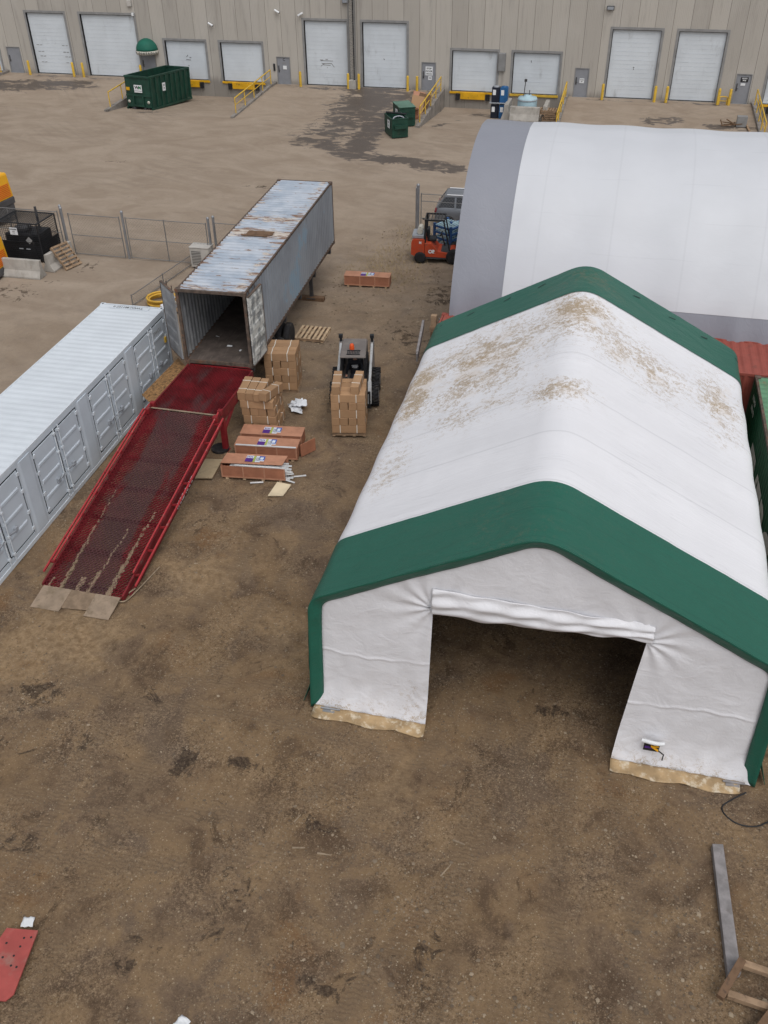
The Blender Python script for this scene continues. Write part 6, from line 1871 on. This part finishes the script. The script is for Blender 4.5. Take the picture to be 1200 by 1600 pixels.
# local x forward, y across (0..1.12)
FW_ = 1.12
q = MB(); q.prism(fillet([(-.02, .42), (0, 1.0), (.08, 1.12), (.62, 1.12), (.62, .34), (.12, .34), (-.02, .421)], [.06, .05, .03, .03, .05]), 'y', 0, FW_); q.build('counterweight', 'orange', FK, bev=.05)
MB().box(.02, .60, .12, 1.0, 1.122, 1.30).build('engine_hood', 'hut_grey', FK, bev=.04)
q = MB(); q.prism([(.63, .30), (.63, .95), (.92, .95), (1.25, .58), (1.66, .52), (1.95, .60), (2.05, .55), (2.05, .26)], 'y', .02, FW_ - .02); q.build('body', 'orange', FK, bev=.02)
MB().box(.70, 1.95, .0, FW_, .22, .28).box(.95, 1.9, .1, FW_ - .1, .52, .56).build('sill', 'dark', FK)
q = MB()
for y in (.06, FW_ - .12):
    q.bar((.62, y + .03, .95), (.66, y + .03, 2.02), .10, .07).bar((1.80, y + .03, .6), (1.48, y + .03, 2.02), .07, .06)
    q.bar((.6, y + .03, 2.02), (1.55, y + .03, 2.02), .07, .06)
for k in range(7): q.bar((.62 + k * .15, .06, 2.03), (.62 + k * .15, FW_ - .06, 2.03), .035)
q.build('overhead_guard', 'black', FK)
MB().box(.75, 1.15, .3, .82, .95, 1.08).box(.70, .82, .3, .82, 1.08, 1.52).build('seat', 'black', FK, bev=.04)
MB().tube((1.55, .5, .7), (1.38, .5, 1.25), .03).path([(1.36 + .06 * math.cos(t / 14 * 6.283), .5 + .17 * math.sin(t / 14 * 6.283), 1.27 + .12 * math.cos(t / 14 * 6.283)) for t in range(15)], .018).build('steering_wheel', 'black', FK)
MB().tube((.38, .2, 1.43), (.38, .92, 1.43), .13, n=16).box(.34, .42, .25, .32, 1.28, 1.64).build('gas_bottle', 'cream', FK)
MB().lathe([(0, 0), (.05, .02), (.05, .06), (0, .08)], (.55, .05, 2.05), 'z', 10).build('lamp', 'black', FK)
for x, y, r_ in ((.42, .04, .27), (.42, FW_ - .04, .27), (1.98, .06, .34), (1.98, FW_ - .06, .34)):
    wo = MB().lathe([(r_ * .5, -.11), (r_ * .92, -.12), (r_, -.08), (r_, .08), (r_ * .92, .12), (r_ * .5, .11)], (x, y, r_), 'y', 26).build('wheel', 'rubber', FK)
    MB().lathe([(0, -.06), (r_ * .2, -.10), (r_ * .3, -.05), (r_ * .52, -.10), (r_ * .52, .10), (0, .06)], (x, y, r_), 'y', 18).build('rim', 'dark', wo)
q = MB()
for y in (.22, FW_ - .32): q.box(2.18, 2.30, y, y + .10, .08, 2.15)
for z in (.2, 1.2, 2.1): q.box(2.19, 2.29, .32, FW_ - .32, z, z + .07)
q.box(2.32, 2.36, .12, FW_ - .12, .25, .33).box(2.32, 2.36, .12, FW_ - .12, .65, .73)
q.build('mast', 'black', FK)
for y in (.28, FW_ - .38): MB().box(2.37, 2.41, y, y + .10, .06, .75).box(2.41, 3.35, y, y + .10, .06, .10).build('fork', 'dark', FK)
text('OR', .22, 'white', FK, (.96, .012, .56), (R(90), 0, 0), ex=.004, bold=.012, name='side_lettering'); text('N', .13, 'white', FK, (.42, -.004, .98), (R(90), 0, 0), ex=.004, bold=.01, name='side_lettering')

for k, (x, y, lb) in enumerate(((-7.30, 42.7, 'stack of blue steel frames nearest the forklift mast'), (-6.55, 43.0, 'stack of blue steel frames half behind the arched shelter'))):
    o = thing('rack_frame', lb, 'rack', (x, y, 0), -.5, 'stacked blue frames behind the forklift')
    for l in range(5):
        q = MB(); z = .15 + l * .28
        q.bar((-.5, -.5, z), (.5, -.5, z), .08).bar((-.5, .5, z), (.5, .5, z), .08).bar((-.5, -.5, z), (-.5, .5, z), .08).bar((.5, -.5, z), (.5, .5, z), .08)
        for sx in (-.5, .5):
            for sy in (-.5, .5): q.box(sx - .05, sx + .05, sy - .05, sy + .05, z - .14, z + .13)
        q.build('frame', 'rack_blue', o)
        q = MB()
        for i in range(7): q.bar((-.42 + i * .14, -.5, z + .05), (-.42 + i * .14, .5, z + .05), .05, .03)
        q.build('slat', 'rack_pale', o)
pallet('brown pallet half hidden behind the forklift', (-7.55, 42.0, .0), .3, 'wood', group='pallets behind the forklift')
dup([o for o in bpy.data.objects if o.get('label') == 'brown pallet half hidden behind the forklift'][0], 'second brown pallet lying on the one behind the forklift', (-7.5, 42.02, .145), .22)

# ------------------------------------------------------------------ grey car behind the gate
CAR = thing('parked_car', 'grey hatchback car parked behind the wire gate by arched shelter', 'car', (-8.62, 45.75, 0), .05)
# x forward from the tail, y across
cwid = 1.80
sec = [(0, .35, .95, .0), (.06, .33, 1.02, .0), (.45, .30, 1.05, 0), (3.3, .28, .98, 0), (4.1, .30, .82, 0), (4.45, .36, .68, 0)]
q = MB()
def ring(x, zb_, zt2, ins):
    hw_ = cwid / 2 - ins
    return [(x, -hw_ + .06 + cwid / 2, zb_), (x, -hw_ + cwid / 2, zb_ + .18), (x, -hw_ + .0 + cwid / 2, (zb_ + zt2) / 2 + .1), (x, -hw_ + .06 + cwid / 2, zt2), (x, hw_ - .06 + cwid / 2, zt2), (x, hw_ + cwid / 2, (zb_ + zt2) / 2 + .1), (x, hw_ + cwid / 2, zb_ + .18), (x, hw_ - .06 + cwid / 2, zb_)]
RS = [ring(0.0, .42, .90, .12), ring(.08, .32, 1.0, .03), ring(.6, .28, 1.03, 0), ring(2.0, .26, 1.0, 0), ring(3.2, .26, .97, 0), ring(3.9, .28, .86, .03), ring(4.3, .34, .72, .12)]
vs = [p for r_ in RS for p in r_]
fs = [(a * 8 + k, a * 8 + (k + 1) % 8, (a + 1) * 8 + (k + 1) % 8, (a + 1) * 8 + k) for a in range(len(RS) - 1) for k in range(8)] + [tuple(range(8)), tuple(range(len(vs) - 1, len(vs) - 9, -1))]
q.add(vs, fs, 0, True); q.build('body', 'suv', CAR, bev=.02)
def cab(x0b, x0t, x1t, x1b, zb_, zt2, yb, yt): return [(x0b, yb, zb_), (x1b, yb, zb_), (x1b, cwid - yb, zb_), (x0b, cwid - yb, zb_)], [(x0t, yt, zt2), (x1t, yt, zt2), (x1t, cwid - yt, zt2), (x0t, cwid - yt, zt2)]
MB().hexa(*cab(.10, .48, 2.35, 3.15, 1.0, 1.52, .10, .26)).build('windows', 'glass', CAR, bev=.03)
MB().hexa(*cab(.42, .50, 2.36, 2.44, 1.50, 1.57, .25, .30)).build('roof_panel', 'suv', CAR, bev=.02)
q = MB()
for yb, yt in ((.075, .235), (cwid - .075, cwid - .235)):
    for xb, xt in ((.12, .50), (1.05, 1.05), (1.95, 1.75), (3.1, 2.36)): q.bar((xb, yb, 1.0), (xt, yt, 1.53), .09, .07)
    q.bar((.46, yt, 1.535), (2.4, yt, 1.535), .06, .05)
q.build('pillar', 'suv', CAR)
for yt in (.32, cwid - .32): MB().tube((.6, yt, 1.61), (2.2, yt, 1.61), .025).build('roof_rail', 'chrome', CAR)
for y in (.04, cwid - .26): MB().hexa([(-.02, y, .78), (.10, y, .78), (.10, y + .22, .78), (-.02, y + .22, .78)], [(.03, y, .98), (.13, y, .98), (.13, y + .22, .98), (.03, y + .22, .98)]).build('tail_light', 'tail', CAR, bev=.02)
for x in (.75, 3.45):
    for y in (.08, cwid - .08):
        wo = MB().lathe([(.18, -.10), (.30, -.11), (.325, -.07), (.325, .07), (.30, .11), (.18, .10)], (x, y, .325), 'y', 24).build('wheel', 'rubber', CAR)
        MB().lathe([(0, -.09), (.06, -.10), (.17, -.07), (.19, -.10), (.19, .10), (.17, .07), (0, .09)], (x, y, .325), 'y', 16).build('rim', 'galv', wo)
MB().box(-.035, -.01, cwid / 2 - .26, cwid / 2 + .26, .62, .74).build('number_plate', 'white', CAR)

# ------------------------------------------------------------------ foreground
q = MB(); q.prism([(-9.30, 6.80), (-9.04, 6.74), (-9.02, 6.96), (-8.43, 7.05), (-8.23, 5.92), (-8.31, 5.78), (-9.30, 5.60)], 'z', .10, .14)
rd = q.build('steel_plate', 'red_steel', None, bev=.006)
tag(rd, 'faded red steel plate with dark holes at lower left corner', 'plate')
q = MB()
for x, y in ((-8.60, 6.86), (-8.48, 6.90), (-8.58, 6.70), (-8.60, 6.52), (-8.78, 6.45), (-8.70, 6.12), (-8.55, 6.35), (-8.86, 6.70), (-8.44, 6.35)): q.lathe([(.022, 0), (0, .001)], (x, y, .141), 'z', 10)
q.build('bolt_hole', 'ink', rd)
MB().box(-9.25, -8.45, 5.75, 6.6, .01, .099).build('under_frame', 'dark', rd)
tag(MB().hexa([(3.68, 11.74, .01), (3.89, 11.78, .01), (4.06, 9.20, .01), (3.83, 9.10, .01)], [(3.68, 11.74, .16), (3.89, 11.78, .16), (4.06, 9.20, .16), (3.83, 9.10, .16)]).build('timber_beam', 'wood_grey', None, bev=.01), 'long grey weathered timber beam lying on dirt at lower right', 'beam')
tf = thing('wooden_trestle', 'broken brown timber frame lying over the grey beam end', 'frame', (0, 0, 0))
MB().bar((4.02, 9.28, .36), (3.62, 8.55, .30), .13, .12).build('rail', 'wood_old', tf, bev=.008)
MB().bar((4.00, 9.25, .30), (5.3, 9.05, .34), .12, .12).build('rail', 'wood', tf, bev=.008)
MB().bar((3.78, 8.72, .16), (5.2, 8.52, .2), .12, .12).build('rail', 'wood', tf, bev=.008)
MB().bar((4.62, 8.72, .28), (4.15, 8.05, .22), .16, .12).bar((4.9, 8.5, .10), (4.35, 7.7, .08), .14, .1).build('rail', 'wood_old', tf, bev=.008)
tf.location = (0.02, .05, 0)
bo = bmesh.new(); bmesh.ops.create_icosphere(bo, subdivisions=3, radius=.42)
for v_ in bo.verts: v_.co *= 1 + .18 * math.sin(v_.co.x * 9 + 1) * math.sin(v_.co.y * 7) + .1 * math.sin(v_.co.z * 13)
me = bpy.data.meshes.new('boulder'); bo.to_mesh(me); bo.free(); me.materials.append(M['stone'])
o = bpy.data.objects.new('boulder', me); COL.objects.link(o); o.scale = (1.1, .8, .6)
tag(o, 'grey boulder at the lower right edge under the timber frame', 'boulder', None, (3.95, 7.55, .12))
tag(MB().path(catmull([(4.45, 13.25, .03), (4.15, 13.0, .03), (3.95, 12.78, .03), (4.0, 12.58, .03), (4.25, 12.42, .03), (4.6, 12.45, .03), (5.0, 12.7, .03), (5.6, 12.75, .03)], 5), .016, 5).build('cable', 'black', None), 'thin black cable curling on dirt by the right tent corner', 'cable')
for x, y, s, lb, a in ((-8.76, 7.2, .11, 'crumpled white paper lying on dirt above the red plate', .3), (-5.22, 6.18, .12, 'white paper scrap at the bottom edge of the yard', 1.2)):
    q = MB().grid(lambda i, j: ((i - 3) * s / 3, (j - 3) * s / 3.4, .03 + .02 * math.sin(i * 2 + j)), 6, 6)
    tag(q.build('paper_scrap', 'white', None, solid=.003), lb, 'litter', None, (x, y, 0), a)
for k, (x, y, l_, a, lb) in enumerate(((-4.32, 9.86, .26, .25, 'pale broken wood splinter left of the pair on dirt'), (-3.78, 9.84, .28, .05, 'pale wood splinter lying level right of its twin'), (-1.36, 10.05, .34, 1.1, 'thin wood splinter lying in tyre marks before the tent'), (-1.22, 10.72, .26, -.2, 'short wood chip nearer the tent doorway in tyre marks'), (-4.55, 10.5, .22, 1.2, 'small upright looking splinter behind the other splinters'), (4.12, 12.05, .16, 1.4, 'small pale wood chip beside the grey timber beam'), (-5.1, 9.3, .25, .8, 'thin twig left of the pale splinters'))):
    tag(MB().hexa([(-l_ / 2, -.018, -.02), (l_ / 2, -.008, -.02), (l_ / 2, .012, -.02), (-l_ / 2, .02, -.02)], [(-l_ / 2, -.015, .018), (l_ / 2, -.006, .012), (l_ / 2, .01, .012), (-l_ / 2, .016, .018)]).build('wood_splinter', 'splinter' if k != 6 else 'wood', None), lb, 'splinter', None, (x, y, .0), a)
